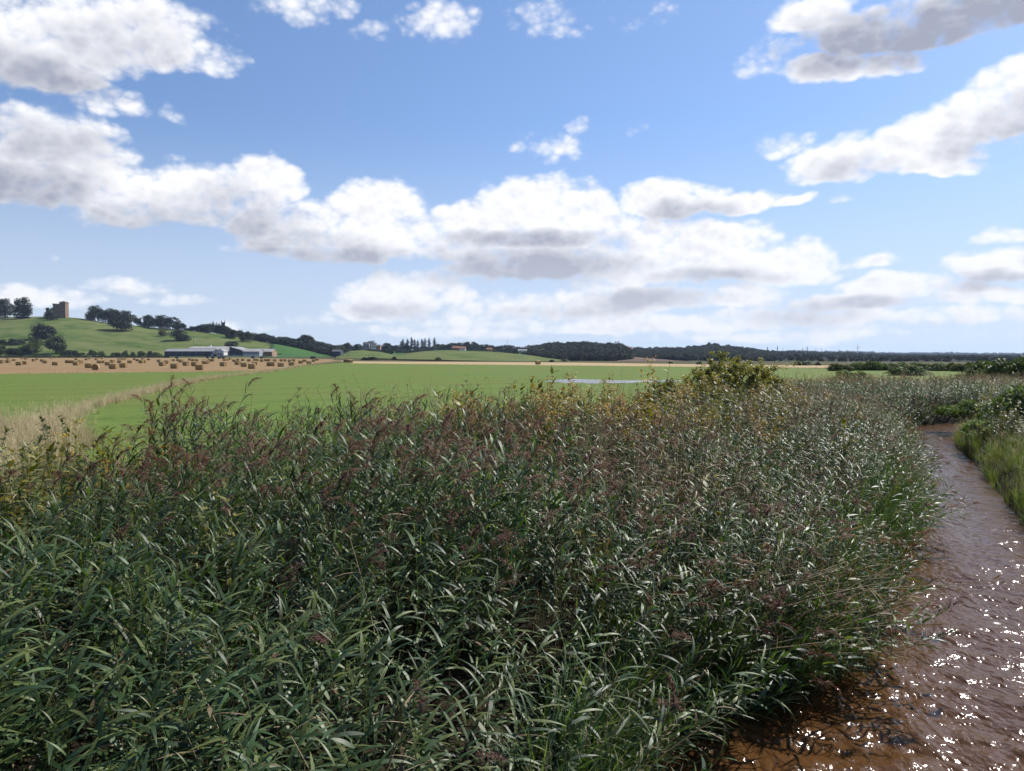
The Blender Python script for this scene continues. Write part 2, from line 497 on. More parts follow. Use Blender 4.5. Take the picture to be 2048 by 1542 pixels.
# ==================================================== ground, water, fields
def structure(o, label=None):
    o['kind'] = 'structure'
    if label: o['label'] = label
    return o

angs = np.radians(np.r_[np.arange(-52, 52, .3), np.arange(52, 308.1, 4)])
rad = np.r_[0.6, np.geomspace(1.2, 9000, 250)]
A_, R_ = np.meshgrid(angs, rad)
gx, gy = R_ * np.sin(A_), R_ * np.cos(A_)
gz = height(gx, gy)
nr, na = A_.shape
idx = np.arange(nr * na).reshape(nr, na)
q = np.stack([idx[:-1, :-1], idx[:-1, 1:], idx[1:, 1:], idx[1:, :-1]], -1).reshape(-1, 4)
q2 = np.stack([idx[:-1, -1], idx[:-1, 0], idx[1:, 0], idx[1:, -1]], -1).reshape(-1, 4)
allq = np.vstack([q, q2])[:, ::-1]
fcx, fcy = gx.ravel()[allq].mean(1), gy.ravel()[allq].mean(1)
bank = (np.minimum(dist_line(LB, fcx, fcy), dist_line(RB, fcx, fcy)) < 8.5) | (np.hypot(fcx, fcy) < 13)
structure(obj('ground', mesh('ground', np.stack([gx, gy, gz], -1), allq, [M['earth'], M['silt']], True, bank.astype(int))), 'rough grassy ground of the flat valley and stream banks')

# stream surface: a strip between the banks, standing waves where it runs fast
def stream_mesh():
    def mid(n): return resample(LB, n), resample(RB, n)
    s = np.r_[np.linspace(0, .20, 60, endpoint=False), np.linspace(.20, .52, 900, endpoint=False), np.linspace(.52, 1, 240)]
    def along(P):
        k = np.r_[0, np.cumsum(np.hypot(*np.diff(P, axis=0).T))]; k /= k[-1]
        return np.c_[np.interp(s, k, P[:, 0]), np.interp(s, k, P[:, 1])]
    a, b = along(LB), along(RB)
    ext = .35
    t = np.linspace(-ext / 4, 1 + ext / 4, 190)
    X = a[:, None, 0] * (1 - t) + b[:, None, 0] * t
    Y = a[:, None, 1] * (1 - t) + b[:, None, 1] * t
    # rotate so that u runs along the flow
    ca, sa = math.cos(R(62)), math.sin(R(62))
    U, W = X * ca + Y * sa, -X * sa + Y * ca
    n1 = VN.fb(U * 1.05, W * .62 + 40, 3)
    n2 = VN.fb(U * 3.4 + 9, W * 1.7, 3)
    ridge = 1 - np.abs(2 * VN.fb(U * .9 + 50 + .5 * n1, W * .5 + 3, 2) - 1) * 2.0
    near = np.clip((24 - Y) / 16, .22, 1.0)
    n3 = VN.fb(U * 8.5 + 3, W * 4.2 + 11, 2)
    z = WATER_Z + near * ((n1 - .5) * .10 + (n2 - .5) * .075 + (n3 - .5) * .035 + np.clip(ridge, 0, 1) ** 4 * .06)
    n, k = X.shape
    idx = np.arange(n * k).reshape(n, k)
    q = np.stack([idx[:-1, :-1], idx[:-1, 1:], idx[1:, 1:], idx[1:, :-1]], -1).reshape(-1, 4)
    return mesh('stream', np.stack([X, Y, z], -1), q, M['stream'], True)
structure(obj('stream_water', stream_mesh()), 'brown rippling stream glittering in the sun')

def sheet(name, outline, z, m, label=None, wob=0.0, sub=3):
    P = [Vector((p[0], p[1], 0)) for p in outline]
    pts = []
    for i, p in enumerate(P):
        q = P[(i + 1) % len(P)]
        k = max(1, int((q - p).length / sub))
        for j in range(k):
            v = p.lerp(q, j / k)
            if wob:
                w = wob * min(1, v.length / 60)
                v = v + Vector((fbm(v.x, v.y, .15, 3), fbm(v.x, v.y, .15, 8), 0)) * w
            pts.append((v.x, v.y, z))
    bm = bmesh.new()
    vs = [bm.verts.new(p) for p in pts]
    es = [bm.edges.new((vs[i], vs[(i + 1) % len(vs)])) for i in range(len(vs))]
    bmesh.ops.triangle_fill(bm, use_beauty=True, edges=es)
    for f in bm.faces:
        if f.normal.z < 0: f.normal_flip()
    me = bpy.data.meshes.new(name); bm.to_mesh(me); bm.free()
    me.materials.append(m)
    return structure(obj(name, me), label)

VERGE = np.array([(-13.5, 19), (-18, 28.7), (-22.7, 40), (-26.8, 54), (-33, 76), (-37.9, 100), (-41, 128), (-53, 193), (-79, 355)], float)
G1 = [(-9, 11.5), (-5, 17.5), (-1, 21.5), (4, 26), (9, 33), (16, 42), (24, 56), (60, 72), (110, 95), (112, 146), (80, 152), (55, 178), (16.8, 205), (-53, 257), (-64, 300)] + [tuple(p) for p in VERGE[:-1][::-1]]
G2 = [tuple(p) for p in VERGE[:7]] + [(-45.8, 140), (-78.6, 118), (-150, 70), (-150, 12), (-30, 12)]
S1 = [(-45.8, 140), (-54, 193), (-80, 355), (-112, 480), (-235, 680), (-760, 680), (-760, 380), (-150, 70), (-78.6, 118)]
S2 = [(-53, 257), (16.8, 205), (55, 178), (82, 166), (92, 205), (62, 228), (23, 285), (-68, 335), (-84, 385), (-80, 355), (-64, 300)]
sheet('grass_field', G1, .012, M['field'], 'bright green grass field beyond the reeds', .5)
sheet('grass_field', G2, .016, M['field'], 'strip of green grass in front of the bale field', .5)
sheet('stubble_field', S1, .020, M['stubble'], 'tan stubble field strewn with round bales', .4)
sheet('stubble_field', S2, .024, M['pale_stubble'], 'thin pale stubble strip at the back of the green field', .4)
pond = []
for k in range(60):
    a = k / 60 * 2 * math.pi
    r = 1 + .40 * fbm(math.cos(a), math.sin(a), 3.1, 4)
    pond.append((11.0 + 7.0 * r * math.cos(a), 86 + 7 * r * math.sin(a) * (.7 + .3 * math.cos(a * 3))))
sheet('pond_water', pond, .030, M['pond'], 'shallow floodwater pool lying in the green field')

# ---------------------------------------------------------------- hills
class Hill:
    """a hillside between its foot and its crest; columns are (photo x, foot distance, foot height, crest distance, crest y in the photo)"""
    def __init__(self, name, cols, m, nx=160, nt=46, rough=1.0, label=None, shape=1.0, ns=.01):
        self.cols, self.shape, self.rough, self.ns = cols, shape, rough, ns
        px = np.linspace(cols[0][0], cols[-1][0], nx)
        t = np.r_[np.linspace(0, 1, nt), np.linspace(1.08, 2.0, 12)]
        self.V = np.array([[self.pt(p, k) for k in t] for p in px])
        n, k = len(px), len(t)
        idx = np.arange(n * k).reshape(n, k)
        q = np.stack([idx[:-1, :-1], idx[1:, :-1], idx[1:, 1:], idx[:-1, 1:]], -1).reshape(-1, 4)
        self.o = structure(obj(name, mesh(name, self.V, q, m, True)), label)
    def pt(self, px, t):
        fd, fz, cd, cyy = interp(self.cols, px)
        a = (px - CX) / F_PX / math.cos(PITCH)
        z1 = at(px, cyy, cd).z
        u = min(t, 1.0)
        s = (u ** self.shape) * (1 - .35 * u * (1 - u)) if self.shape != 1 else u * u * (3 - 2 * u) * .45 + u * .55
        Y = fd + (cd - fd) * t
        z = fz + (z1 - fz) * s
        if t > 1:
            z = z1 - (z1 + 2) * (t - 1) ** 1.5
        x = at(px, 700, Y).x
        z += self.rough * fbm(x, Y, self.ns, 1.3) * min(1, u * 4) * (1 if t <= 1 else max(0, 2 - t))
        return (x, Y, z)
    def find(self, px, py):
        """the point of the hillside seen at a photo pixel"""
        ts = np.linspace(0, 1.0, 90)
        best = None
        for t in ts:
            p = self.pt(px, t)
            yy = proj(Vector(p))[1]
            if best is None or abs(yy - py) < best[0]:
                best = (abs(yy - py), p)
        return Vector(best[1])

def proj(p):
    d = p - Vector((0, 0, CAM_Z))
    c, s = math.cos(PITCH), math.sin(PITCH)
    fw = d.y * c - d.z * s
    up = d.y * s + d.z * c
    return CX + F_PX * d.x / fw, CY - F_PX * up / fw

H_castle = Hill('pasture_hill', [(-420, 720, 0, 1180, 640), (-150, 730, 0, 1150, 632), (0, 740, 0, 1130, 633.5), (60, 740, 0, 1125, 634.5), (124, 740, 0, 1120, 634), (180, 745, 0, 1120, 640), (240, 745, 0, 1120, 648), (300, 750, 0, 1115, 655),
    (380, 755, 0, 1110, 660), (440, 760, 0, 1100, 667), (500, 770, 0, 1080, 678), (550, 790, 0, 1050, 686), (600, 810, 0, 1020, 694), (650, 840, 0, 1000, 703), (700, 870, 0, 1000, 711)], M['pasture'], 200, 60, 1.6, 'green sunlit hill pasture below the ruined tower', ns=.013)
H_ley = Hill('pasture_hill', [(525, 760, .2, 930, 706), (548, 765, .2, 985, 687), (580, 775, .2, 985, 692), (620, 800, .2, 985, 699), (655, 830, .2, 990, 707), (672, 850, .2, 995, 712)], M['dark_pasture'], 60, 20, .4, 'dark green field on the low end of the hill')
H_knoll = Hill('grassy_knoll', [(672, 620, 0, 900, 711), (700, 600, 0, 900, 702), (725, 600, 0, 900, 700.5), (760, 600, 0, 900, 704), (800, 600, 0, 900, 712)], M['pasture'], 50, 20, .3, 'small grassy knoll before the village trees')
H_bank = Hill('grassy_bank', [(770, 560, -.3, 880, 713), (810, 540, -.3, 880, 707), (850, 520, -.4, 880, 702.5), (890, 500, -.5, 880, 700.5), (950, 480, -.8, 880, 702), (1000, 470, -1, 860, 704.5), (1050, 460, -1, 840, 709), (1100, 450, -1, 800, 716), (1140, 450, -1, 780, 721)], M['pasture'], 90, 26, .3, 'smooth grassy rise in the middle distance')
H_plough = Hill('ploughed_field', [(1235, 560, -2.6, 860, 719), (1262, 560, -2.6, 860, 713.5), (1300, 540, -2.4, 850, 717), (1350, 520, -2.2, 840, 722), (1400, 520, -2.2, 830, 725)], M['ploughed'], 40, 14, .2, 'reddish ploughed field between the two woods')
H_plough2 = Hill('ploughed_field', [(1225, 1500, -4, 1900, 700), (1243, 1500, -4, 1900, 690), (1255, 1500, -4, 1900, 691.5), (1270, 1500, -4, 1900, 698), (1290, 1500, -4, 1900, 704)], M['ploughed'], 30, 12, .2, 'sliver of brown field high between the wooded crests')
H_wood1 = Hill('wooded_hill', [(1030, 900, -4, 1180, 714), (1065, 830, -4, 1200, 706), (1090, 760, -4, 1250, 699.5), (1165, 700, -4, 1300, 696), (1200, 690, -4, 1300, 699), (1240, 680, -4, 1250, 701), (1256, 670, -4, 1150, 708), (1266, 670, -4, 1000, 716)], M['wood_floor'], 60, 26, .6, 'dark wooded hill in the centre')
H_wood2 = Hill('wooded_hill', [(1245, 1000, -5, 1600, 711), (1265, 950, -5, 1600, 707.5), (1350, 880, -4.5, 1650, 704.5), (1395, 850, -4.5, 1700, 701.5), (1425, 850, -4.5, 1700, 697.5), (1460, 850, -4.5, 1700, 700.5), (1500, 880, -4.5, 1700, 706), (1540, 900, -5, 1650, 711), (1580, 950, -5, 1600, 716)], M['wood_floor'], 70, 26, .6, 'long dark wooded hill right of the centre')
H_wood0 = Hill('wooded_rise', [(600, 1040, 0, 1300, 709), (640, 1040, 0, 1300, 701), (700, 1000, 0, 1300, 697.5), (760, 1000, 0, 1300, 699), (830, 1000, 0, 1300, 700), (900, 1000, 0, 1300, 697), (960, 1000, 0, 1300, 697), (1040, 980, 0, 1300, 699), (1090, 980, 0, 1300, 701), (1120, 980, 0, 1300, 706)], M['dark_pasture'], 90, 20, .5, 'low rise carrying the village and its trees')
H_far1 = Hill('far_hill', [(1120, 1500, -5.5, 3200, 708), (1200, 1500, -5.5, 3200, 700), (1270, 1500, -5.5, 3200, 697), (1330, 1500, -5.5, 3200, 697), (1400, 1400, -5.5, 3200, 702), (1480, 1000, -5, 3000, 709), (1520, 760, -4, 3000, 709), (1550, 700, -3.9, 3000, 707), (1575, 680, -3.8, 3000, 704), (1600, 680, -3.8, 3000, 704.5), (1640, 680, -3.8, 3000, 707.5), (1700, 680, -3.8, 3000, 708), (1760, 680, -3.8, 3000, 711), (1900, 680, -3.8, 3000, 713), (2100, 680, -3.8, 3000, 713.5), (2500, 680, -3.8, 3000, 713.5)], M['far_land'], 200, 40, 1.2, 'far low hills with woods under the skyline', ns=.004)
H_far2 = Hill('far_hill', [(1480, 4300, -6.3, 5600, 708), (1640, 4300, -6.3, 5600, 705.5), (1700, 4300, -6.3, 5600, 705.5), (1780, 4300, -6.3, 5600, 708.5), (1860, 4300, -6.3, 5600, 707.8), (1900, 4300, -6.3, 5600, 709), (1960, 4300, -6.3, 5600, 709.8), (2060, 4300, -6.3, 5600, 710), (2600, 4300, -6.3, 5600, 709)], M['far_land'], 160, 16, 3.0, 'faint blue farthest hills on the right', ns=.002)

# ========================================================= plant builders
class PB:
    """collects strips and tubes of a plant with a random value per leaf"""
    def __init__(self): self.v, self.f, self.r, self.m, self.n = [], [], [], [], 0
    def strip(self, pts, widths, side, rnd, m=0):
        k = len(pts)
        a = np.array(pts); w = np.array(widths)[:, None] * .5
        s = np.asarray(side)
        if s.ndim == 1: s = np.tile(s, (k, 1))
        P = np.empty((2 * k, 3)); P[0::2] = a - s * w; P[1::2] = a + s * w
        b = self.n
        for i in range(k - 1):
            self.f.append((b + 2 * i, b + 2 * i + 1, b + 2 * i + 3, b + 2 * i + 2)); self.m.append(m)
        self.v.append(P); self.n += 2 * k
        for i in range(k): self.r += [min(1.0, rnd + .45 * max(0, i / (k - 1) - .55))] * 2     # tips yellow first
    def tube(self, pts, radii, rnd, m=0, sides=3):
        a = np.array(pts); k = len(a)
        P = []
        for i in range(k):
            d = a[min(i + 1, k - 1)] - a[max(i - 1, 0)]
            d = d / (np.linalg.norm(d) + 1e-9)
            u = np.cross(d, (.3, .9, .1)); u /= np.linalg.norm(u) + 1e-9
            w = np.cross(d, u)
            for j in range(sides):
                t = 2 * math.pi * j / sides
                P.append(a[i] + radii[i] * (u * math.cos(t) + w * math.sin(t)))
        b = self.n
        for i in range(k - 1):
            for j in range(sides):
                j2 = (j + 1) % sides
                self.f.append((b + i * sides + j, b + i * sides + j2, b + (i + 1) * sides + j2, b + (i + 1) * sides + j)); self.m.append(m)
        self.v.append(np.array(P)); self.r += [rnd] * len(P); self.n += len(P)
    def mesh(self, name, mats, smooth=True):
        return mesh(name, np.vstack(self.v), np.array(self.f), mats, smooth, self.m, {'rnd': self.r})

def rv(a, b): return float(RNG.uniform(a, b))
def unit(v): v = np.asarray(v, float); return v / (np.linalg.norm(v) + 1e-9)

def arc_leaf(pb, base, az, elev, length, width, droop, rnd, m=0, seg=6, twist=0.0):
    p = np.array(base, float); pts = [p.copy()]; side0 = np.array((-math.sin(az), math.cos(az), 0.0))
    sides = []
    e = elev; st = length / seg
    for i in range(seg + 1):
        d = np.array((math.cos(az) * math.cos(e), math.sin(az) * math.cos(e), math.sin(e)))
        nrm = np.cross(d, side0)
        tw = twist * i / seg
        sides.append(side0 * math.cos(tw) + nrm * math.sin(tw))
        if i < seg:
            p = p + d * st; pts.append(p.copy())
            e -= droop / seg * (.5 + i / seg)
    prof = [.45, .85, 1.0, .95, .75, .42, .03] if seg == 6 else ([.6, 1.0, .85, .5, .04] if seg == 4 else [.7, 1.0, .6, .05])
    pb.strip(pts, [width * q for q in prof], np.array(sides), rnd, m)

LM = {}
LM['reed'] = leafy('reed_leaf', (.016, .042, .013), (.050, .098, .030), (.130, .165, .050), .50, .36, .22, (1.5, 1.7, .5))
LM['reed_dry'] = leafy('reed_dry_leaf', (.17, .125, .07), (.25, .19, .11), (.36, .29, .18), .7, .2, .2, (1.2, 1.0, .6))
LM['plume'] = leafy('reed_plume', (.075, .038, .028), (.140, .076, .054), (.27, .175, .12), .8, .2, .35, (1.3, 1.0, .8))
LM['straw'] = leafy('straw_grass', (.40, .32, .18), (.50, .42, .26), (.60, .52, .35), .8, .15, .25, (1.1, 1.0, .7))
LM['grass'] = leafy('green_grass', (.055, .100, .024), (.085, .140, .034), (.15, .175, .055), .55, .3, .35, (1.4, 1.5, .5))
LM['weed'] = leafy('weed_leaf', (.035, .062, .018), (.065, .095, .026), (.13, .13, .035), .5, .35, .28, (1.4, 1.5, .5))
LM['olive'] = leafy('olive_leaf', (.085, .100, .022), (.145, .150, .03), (.23, .19, .035), .5, .3, .3, (1.3, 1.3, .5))
LM['gold'] = leafy('golden_flower', (.32, .17, .02), (.40, .24, .03), (.46, .31, .05), .7, .2, .25, (1.1, 1.0, .6))
LM['bark'] = surf('bark', (.035, .028, .02), (.075, .06, .045), 9.0, .95, .1, bump=.6)

def make_reed(name, H, plume, wind, dry=.1, nleaf=15, lean=.12, parts=None):
    pb = PB()
    RM = [LM['reed'], LM['reed_dry'], LM['plume']]
    def cut(nm):
        # as a thing of its own: close the piece built so far and start the next
        nonlocal pb
        if parts is not None:
            parts.append((nm, pb.mesh(nm, RM))); pb = PB()
    lx, ly = rv(-lean, lean) + wind * .10, rv(-lean, lean)
    def stem(t): return np.array((lx * t * t * H, ly * t * t * H, H * t))
    ks = np.linspace(0, 1, 7)
    pb.tube([stem(t) for t in ks], [.0055 * (1 - .5 * t) for t in ks], rv(.7, 1.0), 1 if dry > .3 else 0)
    cut('stem')
    a0 = rv(0, 6.28)
    for i in range(nleaf):
        t = .30 + .66 * (i + rv(-.2, .2)) / nleaf
        az = a0 + (math.pi if i % 2 else 0) + rv(-.6, .6)
        # leaves swing round with the wind
        az = math.atan2(math.sin(az) * (1 - wind * .45), math.cos(az) + wind * .9)
        L = rv(.28, .52) * (1.05 - .45 * abs(t - .62))
        isdry = rv(0, 1) < (dry * .14 if t > .45 else .09)
        arc_leaf(pb, stem(t), az, rv(.45, 1.15), L * rv(.8, 1.05), rv(.026, .046), rv(.4, 2.1), rv(0, 1), 1 if isdry else 0, 6, rv(-.9, .9))
        cut('leaf')
    # furled top leaves
    for i in range(2):
        arc_leaf(pb, stem(.95), rv(0, 6.28), rv(1.1, 1.4), rv(.22, .34), rv(.012, .02), rv(.3, 1.0), rv(.3, 1), 0, 6, rv(-.5, .5))
        cut('leaf')
    if plume:
        top = stem(1.0); ax = rv(-.7, .7); L = rv(.30, .46)
        axis = []
        p = top.copy(); e = 1.45
        for i in range(9):
            axis.append(p.copy()); d = np.array((math.cos(ax) * math.cos(e), math.sin(ax) * math.cos(e), math.sin(e)))
            p = p + d * L / 8; e -= rv(.10, .26)
        pb.tube(axis[::2], [.003, .0026, .002, .0016, .001], .4, 2)
        for i in range(64):
            k = rv(.5, 7.99); j = int(k); b = axis[j] + (axis[j + 1] - axis[j]) * (k - j) if j < 8 else axis[8]
            az = ax + rv(-1.5, 1.5) + (math.pi if rv(0, 1) < .2 else 0)
            ln = rv(.09, .20) * (1.15 - .09 * k)
            arc_leaf(pb, b, az, rv(.2, 1.1), ln, rv(.007, .014), rv(1.4, 2.9), rv(0, 1), 2, 4, rv(-1, 1))
    if parts is not None:
        cut('plume'); return parts
    return pb.mesh(name, RM)

def make_stalk(name, H):
    """a dead, leafless reed stem"""
    pb = PB(); lx, ly = rv(-.15, .15), rv(-.15, .15)
    ks = np.linspace(0, 1, 6)
    st = [np.array((lx * t * t * H, ly * t * t * H, H * t)) for t in ks]
    pb.tube(st, [.0055 * (1 - .6 * t) for t in ks], rv(.2, 1), 0)
    for i in range(3):
        arc_leaf(pb, st[3 + i % 3], rv(0, 6.28), rv(.2, 1), rv(.12, .25), .010, rv(.8, 2), rv(0, 1), 0, 4)
    return pb.mesh(name, [LM['reed_dry']])

def make_tuft(name, H, n, mats, heads=0, spread=.10, w=.009):
    pb = PB()
    for i in range(n):
        a, r = rv(0, 6.28), spread * math.sqrt(rv(0, 1))
        arc_leaf(pb, (r * math.cos(a), r * math.sin(a), 0), a + rv(-.8, .8), rv(1.05, 1.5), H * rv(.55, 1.1), rv(.6, 1.2) * w, rv(.3, 1.6), rv(0, 1), 0, 4, rv(-.6, .6))
    for i in range(heads):
        a, r = rv(0, 6.28), spread * rv(.2, 1); lx, ly = rv(-.18, .18), rv(-.18, .18); h = H * rv(1.0, 1.35)
        st = [np.array((r * math.cos(a) + lx * t * t * h, r * math.sin(a) + ly * t * t * h, h * t)) for t in (0, .4, .75, 1)]
        pb.tube(st, [.0022, .002, .0016, .001], rv(0, 1), len(mats) - 1)
        for k in range(7):
            q = st[2] + (st[3] - st[2]) * (k / 6)
            arc_leaf(pb, q, rv(0, 6.28), rv(.6, 1.3), rv(.04, .08), .006, rv(.3, 1), rv(.3, 1), len(mats) - 1, 3)
    return pb.mesh(name, mats)

def make_weed(name, H, mats, flower=None, nb=5, leaf=.07, lw=.028):
    """a branching herb with many small leaves, perhaps in flower"""
    pb = PB(); mats = list(mats)
    for b in range(nb):
        a = rv(0, 6.28); sp = rv(.05, .35); h = H * rv(.6, 1.05)
        st = [np.array((math.cos(a) * sp * t ** 1.4 * H * .6, math.sin(a) * sp * t ** 1.4 * H * .6, h * t)) for t in np.linspace(0, 1, 6)]
        pb.tube(st, [.004, .0036, .003, .0026, .002, .001], .3, 0)
        for i in range(22):
            t = rv(.18, 1) * 5; j = min(4, int(t)); q = st[j] + (st[j + 1] - st[j]) * (t - j)
            arc_leaf(pb, q, rv(0, 6.28), rv(-.1, .9), leaf * rv(.6, 1.4), lw * rv(.6, 1.2), rv(.2, 1.4), rv(0, 1), 0, 3, rv(-.5, .5))
        if flower is not None and rv(0, 1) < .8:
            for i in range(26):
                q = st[5] + np.array((rv(-.07, .07), rv(-.07, .07), rv(-.11, .03)))
                arc_leaf(pb, q, rv(0, 6.28), rv(0, 1), rv(.02, .035), .02, .5, rv(0, 1), flower, 3)
    return pb.mesh(name, mats)

# ---------------------------------------------------------------- scatter
def collection_of(meshes, name):
    c = bpy.data.collections.new(name)
    for i, me in enumerate(meshes):
        c.objects.link(bpy.data.objects.new('%s_%02d' % (name, i), me))
    return c

def scatter(name, P, rot, scl, pick, tint, coll, label, cat):
    """one mass of plants nobody could count, instanced on points"""
    n = len(P)
    me = bpy.data.meshes.new(name)
    me.vertices.add(n); me.vertices.foreach_set('co', np.asarray(P, np.float32).ravel())
    for k, typ, arr, fld in (('rot', 'FLOAT_VECTOR', rot, 'vector'), ('scl', 'FLOAT_VECTOR', scl, 'vector'), ('pick', 'INT', pick, 'value'), ('tint', 'FLOAT', tint, 'value')):
        a = me.attributes.new(k, typ, 'POINT')
        a.data.foreach_set(fld, np.asarray(arr, np.int32 if typ == 'INT' else np.float32).ravel())
    me.update()
    o = obj(name, me)
    ng = bpy.data.node_groups.new(name, 'GeometryNodeTree')
    ng.interface.new_socket('Geometry', in_out='INPUT', socket_type='NodeSocketGeometry')
    ng.interface.new_socket('Geometry', in_out='OUTPUT', socket_type='NodeSocketGeometry')
    N, L = ng.nodes, ng.links
    gi, go = N.new('NodeGroupInput'), N.new('NodeGroupOutput')
    ci = N.new('GeometryNodeCollectionInfo'); ci.inputs['Collection'].default_value = coll
    ci.inputs['Separate Children'].default_value = True; ci.inputs['Reset Children'].default_value = True
    ip = N.new('GeometryNodeInstanceOnPoints'); ip.inputs['Pick Instance'].default_value = True
    def attr(nm, ty):
        a = N.new('GeometryNodeInputNamedAttribute'); a.data_type = ty; a.inputs['Name'].default_value = nm
        return next(s for s in a.outputs if s.enabled and s.name == 'Attribute')
    e2r = N.new('FunctionNodeEulerToRotation')
    L.new(attr('rot', 'FLOAT_VECTOR'), e2r.inputs[0])
    L.new(gi.outputs[0], ip.inputs['Points']); L.new(ci.outputs[0], ip.inputs['Instance'])
    L.new(e2r.outputs[0], ip.inputs['Rotation']); L.new(attr('scl', 'FLOAT_VECTOR'), ip.inputs['Scale'])
    L.new(attr('pick', 'INT'), ip.inputs['Instance Index'])
    L.new(ip.outputs[0], go.inputs[0])
    md = o.modifiers.new('scatter', 'NODES'); md.node_group = ng
    tag(o, label, cat, kind='stuff')
    return o

def fill(poly, density, seed):
    """random points in a polygon; density per square metre may be a function of position"""
    g = np.random.default_rng(seed)
    P = np.array(poly); lo, hi = P.min(0), P.max(0)
    dmax = density if not callable(density) else density.__defaults__[0]
    n = int((hi - lo).prod() * dmax)
    x, y = g.uniform(lo[0], hi[0], n), g.uniform(lo[1], hi[1], n)
    k = inside(poly, x, y)
    x, y = x[k], y[k]
    if callable(density):
        k = g.random(len(x)) * dmax < density(x, y)
        x, y = x[k], y[k]
    # only what the photo can see, and a margin round it
    k = (np.abs(x) < .80 * y + 4.5) & (y > 1.0)
    return x[k], y[k]

# ============================================================ reed beds
reeds = [make_reed('reed', rv(2.15, 2.45), k < 6, rv(.1, .9), .05 + .15 * (k % 3), 12 + k % 6, .10 + .04 * (k % 4)) for k in range(20)]
REED_COLL = collection_of(reeds, 'reed_variant')
REED_BED = np.vstack([[(-9, 3.6), (-4, 3.4), (.2, 3.6)], LB[3:13] + [(.12, -.12)] * 10, [(34, 53), (26, 58), (19, 52), (14, 42), (8.5, 33), (4, 26.5), (0, 22.5), (-4, 19), (-6.6, 15), (-5.6, 10.5), (-6.4, 8), (-9, 7)]])
def reed_density(x, y, top=44.0):
    d = np.where(y < 7, 34, np.where(y < 16, 25, np.where(y < 28, 20, 15)))
    patch = VN.fb(x * .45 + 5, y * .45, 3)
    return d * np.clip(.35 + 1.6 * (patch - .25), .35, 1.1)
x, y = fill(REED_BED, reed_density, 11)
z = height(x, y)
n = len(x)
g = np.random.default_rng(12)
dl = dist_line(LB, x, y)
# how high the bed stands: low by the bridge, full height from ten metres out
top = np.interp(y, [3, 4.5, 6, 8, 11, 15, 30, 60], [.55, .90, 1.15, 1.35, 1.62, 1.78, 1.60, 1.45])
top = top - np.interp(x / y, [-.10, .12, .3, .5], [0, .22, .50, .55]) * np.interp(y, [7, 12], [0, 1])
clump = VN.fb(x * .5 + 31, y * .5 + 7, 3)
top = top + (clump - .5) * np.interp(x / y, [-.1, .3], [1.5, .8]) - np.clip(1 - dl / 2.4, 0, 1) * .75
Hh = np.clip((top - z) * g.normal(1, .085, n), .9, 3.4)
sc = Hh / 2.58
lean_r = np.clip(1 - dl / 1.5, 0, 1) * .72          # over the water
lean_f = np.interp(y, [3, 7], [.28, .05])
rot = np.c_[g.normal(0, .07, n) + lean_f, g.normal(.05, .07, n) + lean_r, np.zeros(n)]
spin = g.normal(0, 1.15, n)
# yaw first, then the lean: XYZ euler applies z last, so fold the lean into the turned frame
rot = np.c_[rot[:, 0] * np.cos(spin) + rot[:, 1] * np.sin(spin), -rot[:, 0] * np.sin(spin) + rot[:, 1] * np.cos(spin), spin]
plumes = VN.fb(x * .30 + 70, y * .30 + 2, 3)
pw = np.interp(y, [4, 6.2, 7.5, 9, 14, 20, 45], [.0, .02, .20, .38, .34, .24, .36]) * np.interp(plumes, [.40, .58], [.06, 1.6]) * np.where((x / y > .22) & (y < 22), .55, 1.0)
pick = np.where(g.random(n) < pw, g.integers(0, 6, n), g.integers(6, 20, n))
tint = np.clip(g.normal(.5, .22, n) + (VN.fb(x * .2, y * .2 + 50, 2) - .5) * .9, 0, 1)
wd = sc ** .6 * np.interp(y, [5, 9], [1.3, 1.0]) * g.uniform(.82, 1.15, n)      # spread of the leaves
# yellow weeds take over from the reeds in one patch behind the middle
thin = inside([(0, 18.5), (6, 20.5), (11, 27), (12.5, 33), (8, 32), (2, 25)], x, y) & (np.random.default_rng(19).random(n) < .75)
# the nearest plumed reeds are plants of their own, leaf by leaf
front = np.where((pick < 6) & (y > 5.2) & (y < 10) & (np.abs(x / y) < .62) & ~thin)[0]
front = front[np.argsort(np.hypot(x[front], y[front]))][:60]
own = np.zeros(n, bool); own[front] = True
SPLIT = [make_reed('reed', 2.3, True, rv(.2, .8), .1, 13, .12, []) for _ in range(5)]
for j, i in enumerate(front):
    root = empty('reed', (x[i], y[i], z[i])); root.rotation_euler = tuple(rot[i]); root.scale = (wd[i], wd[i], sc[i])
    for nm, me in SPLIT[j % 5]: obj(nm, me, root)
    tag(root, 'tall green reed with a brown drooping plume at the front of the bed', 'reed', 'plumed reeds at the front of the bed')
k = ~(thin | own)
scatter('reed_bed', np.c_[x, y, z][k], rot[k], np.c_[wd, wd, sc][k], pick[k], tint[k], REED_COLL, 'dense dark green reed bed with brown plumes filling the near bank', 'reeds')

# reeds along the far bank where the stream turns away
FAR_BED = [(17, 47.5), (20.5, 44), (25, 47.2), (33, 48.6), (46, 50), (60, 51), (62, 57), (40, 57), (24, 57), (15, 50)]
x, y = fill(FAR_BED, 11.0, 13); z = height(x, y); n = len(x); g = np.random.default_rng(14)
sc = np.clip((1.30 - z + (VN.fb(x * .5, y * .5) - .5) * .9) * g.normal(1, .08, n), .9, 3) / 2.58
scatter('reed_bed', np.c_[x, y, z], np.c_[g.normal(0, .08, n), g.normal(0, .08, n), g.uniform(0, 6.28, n)], np.c_[sc ** .6, sc ** .6, sc], np.where(g.random(n) < .38, g.integers(0, 6, n), g.integers(6, 20, n)), np.clip(g.normal(.55, .25, n), 0, 1), REED_COLL, 'far wall of reeds where the stream bends out of sight', 'reeds')

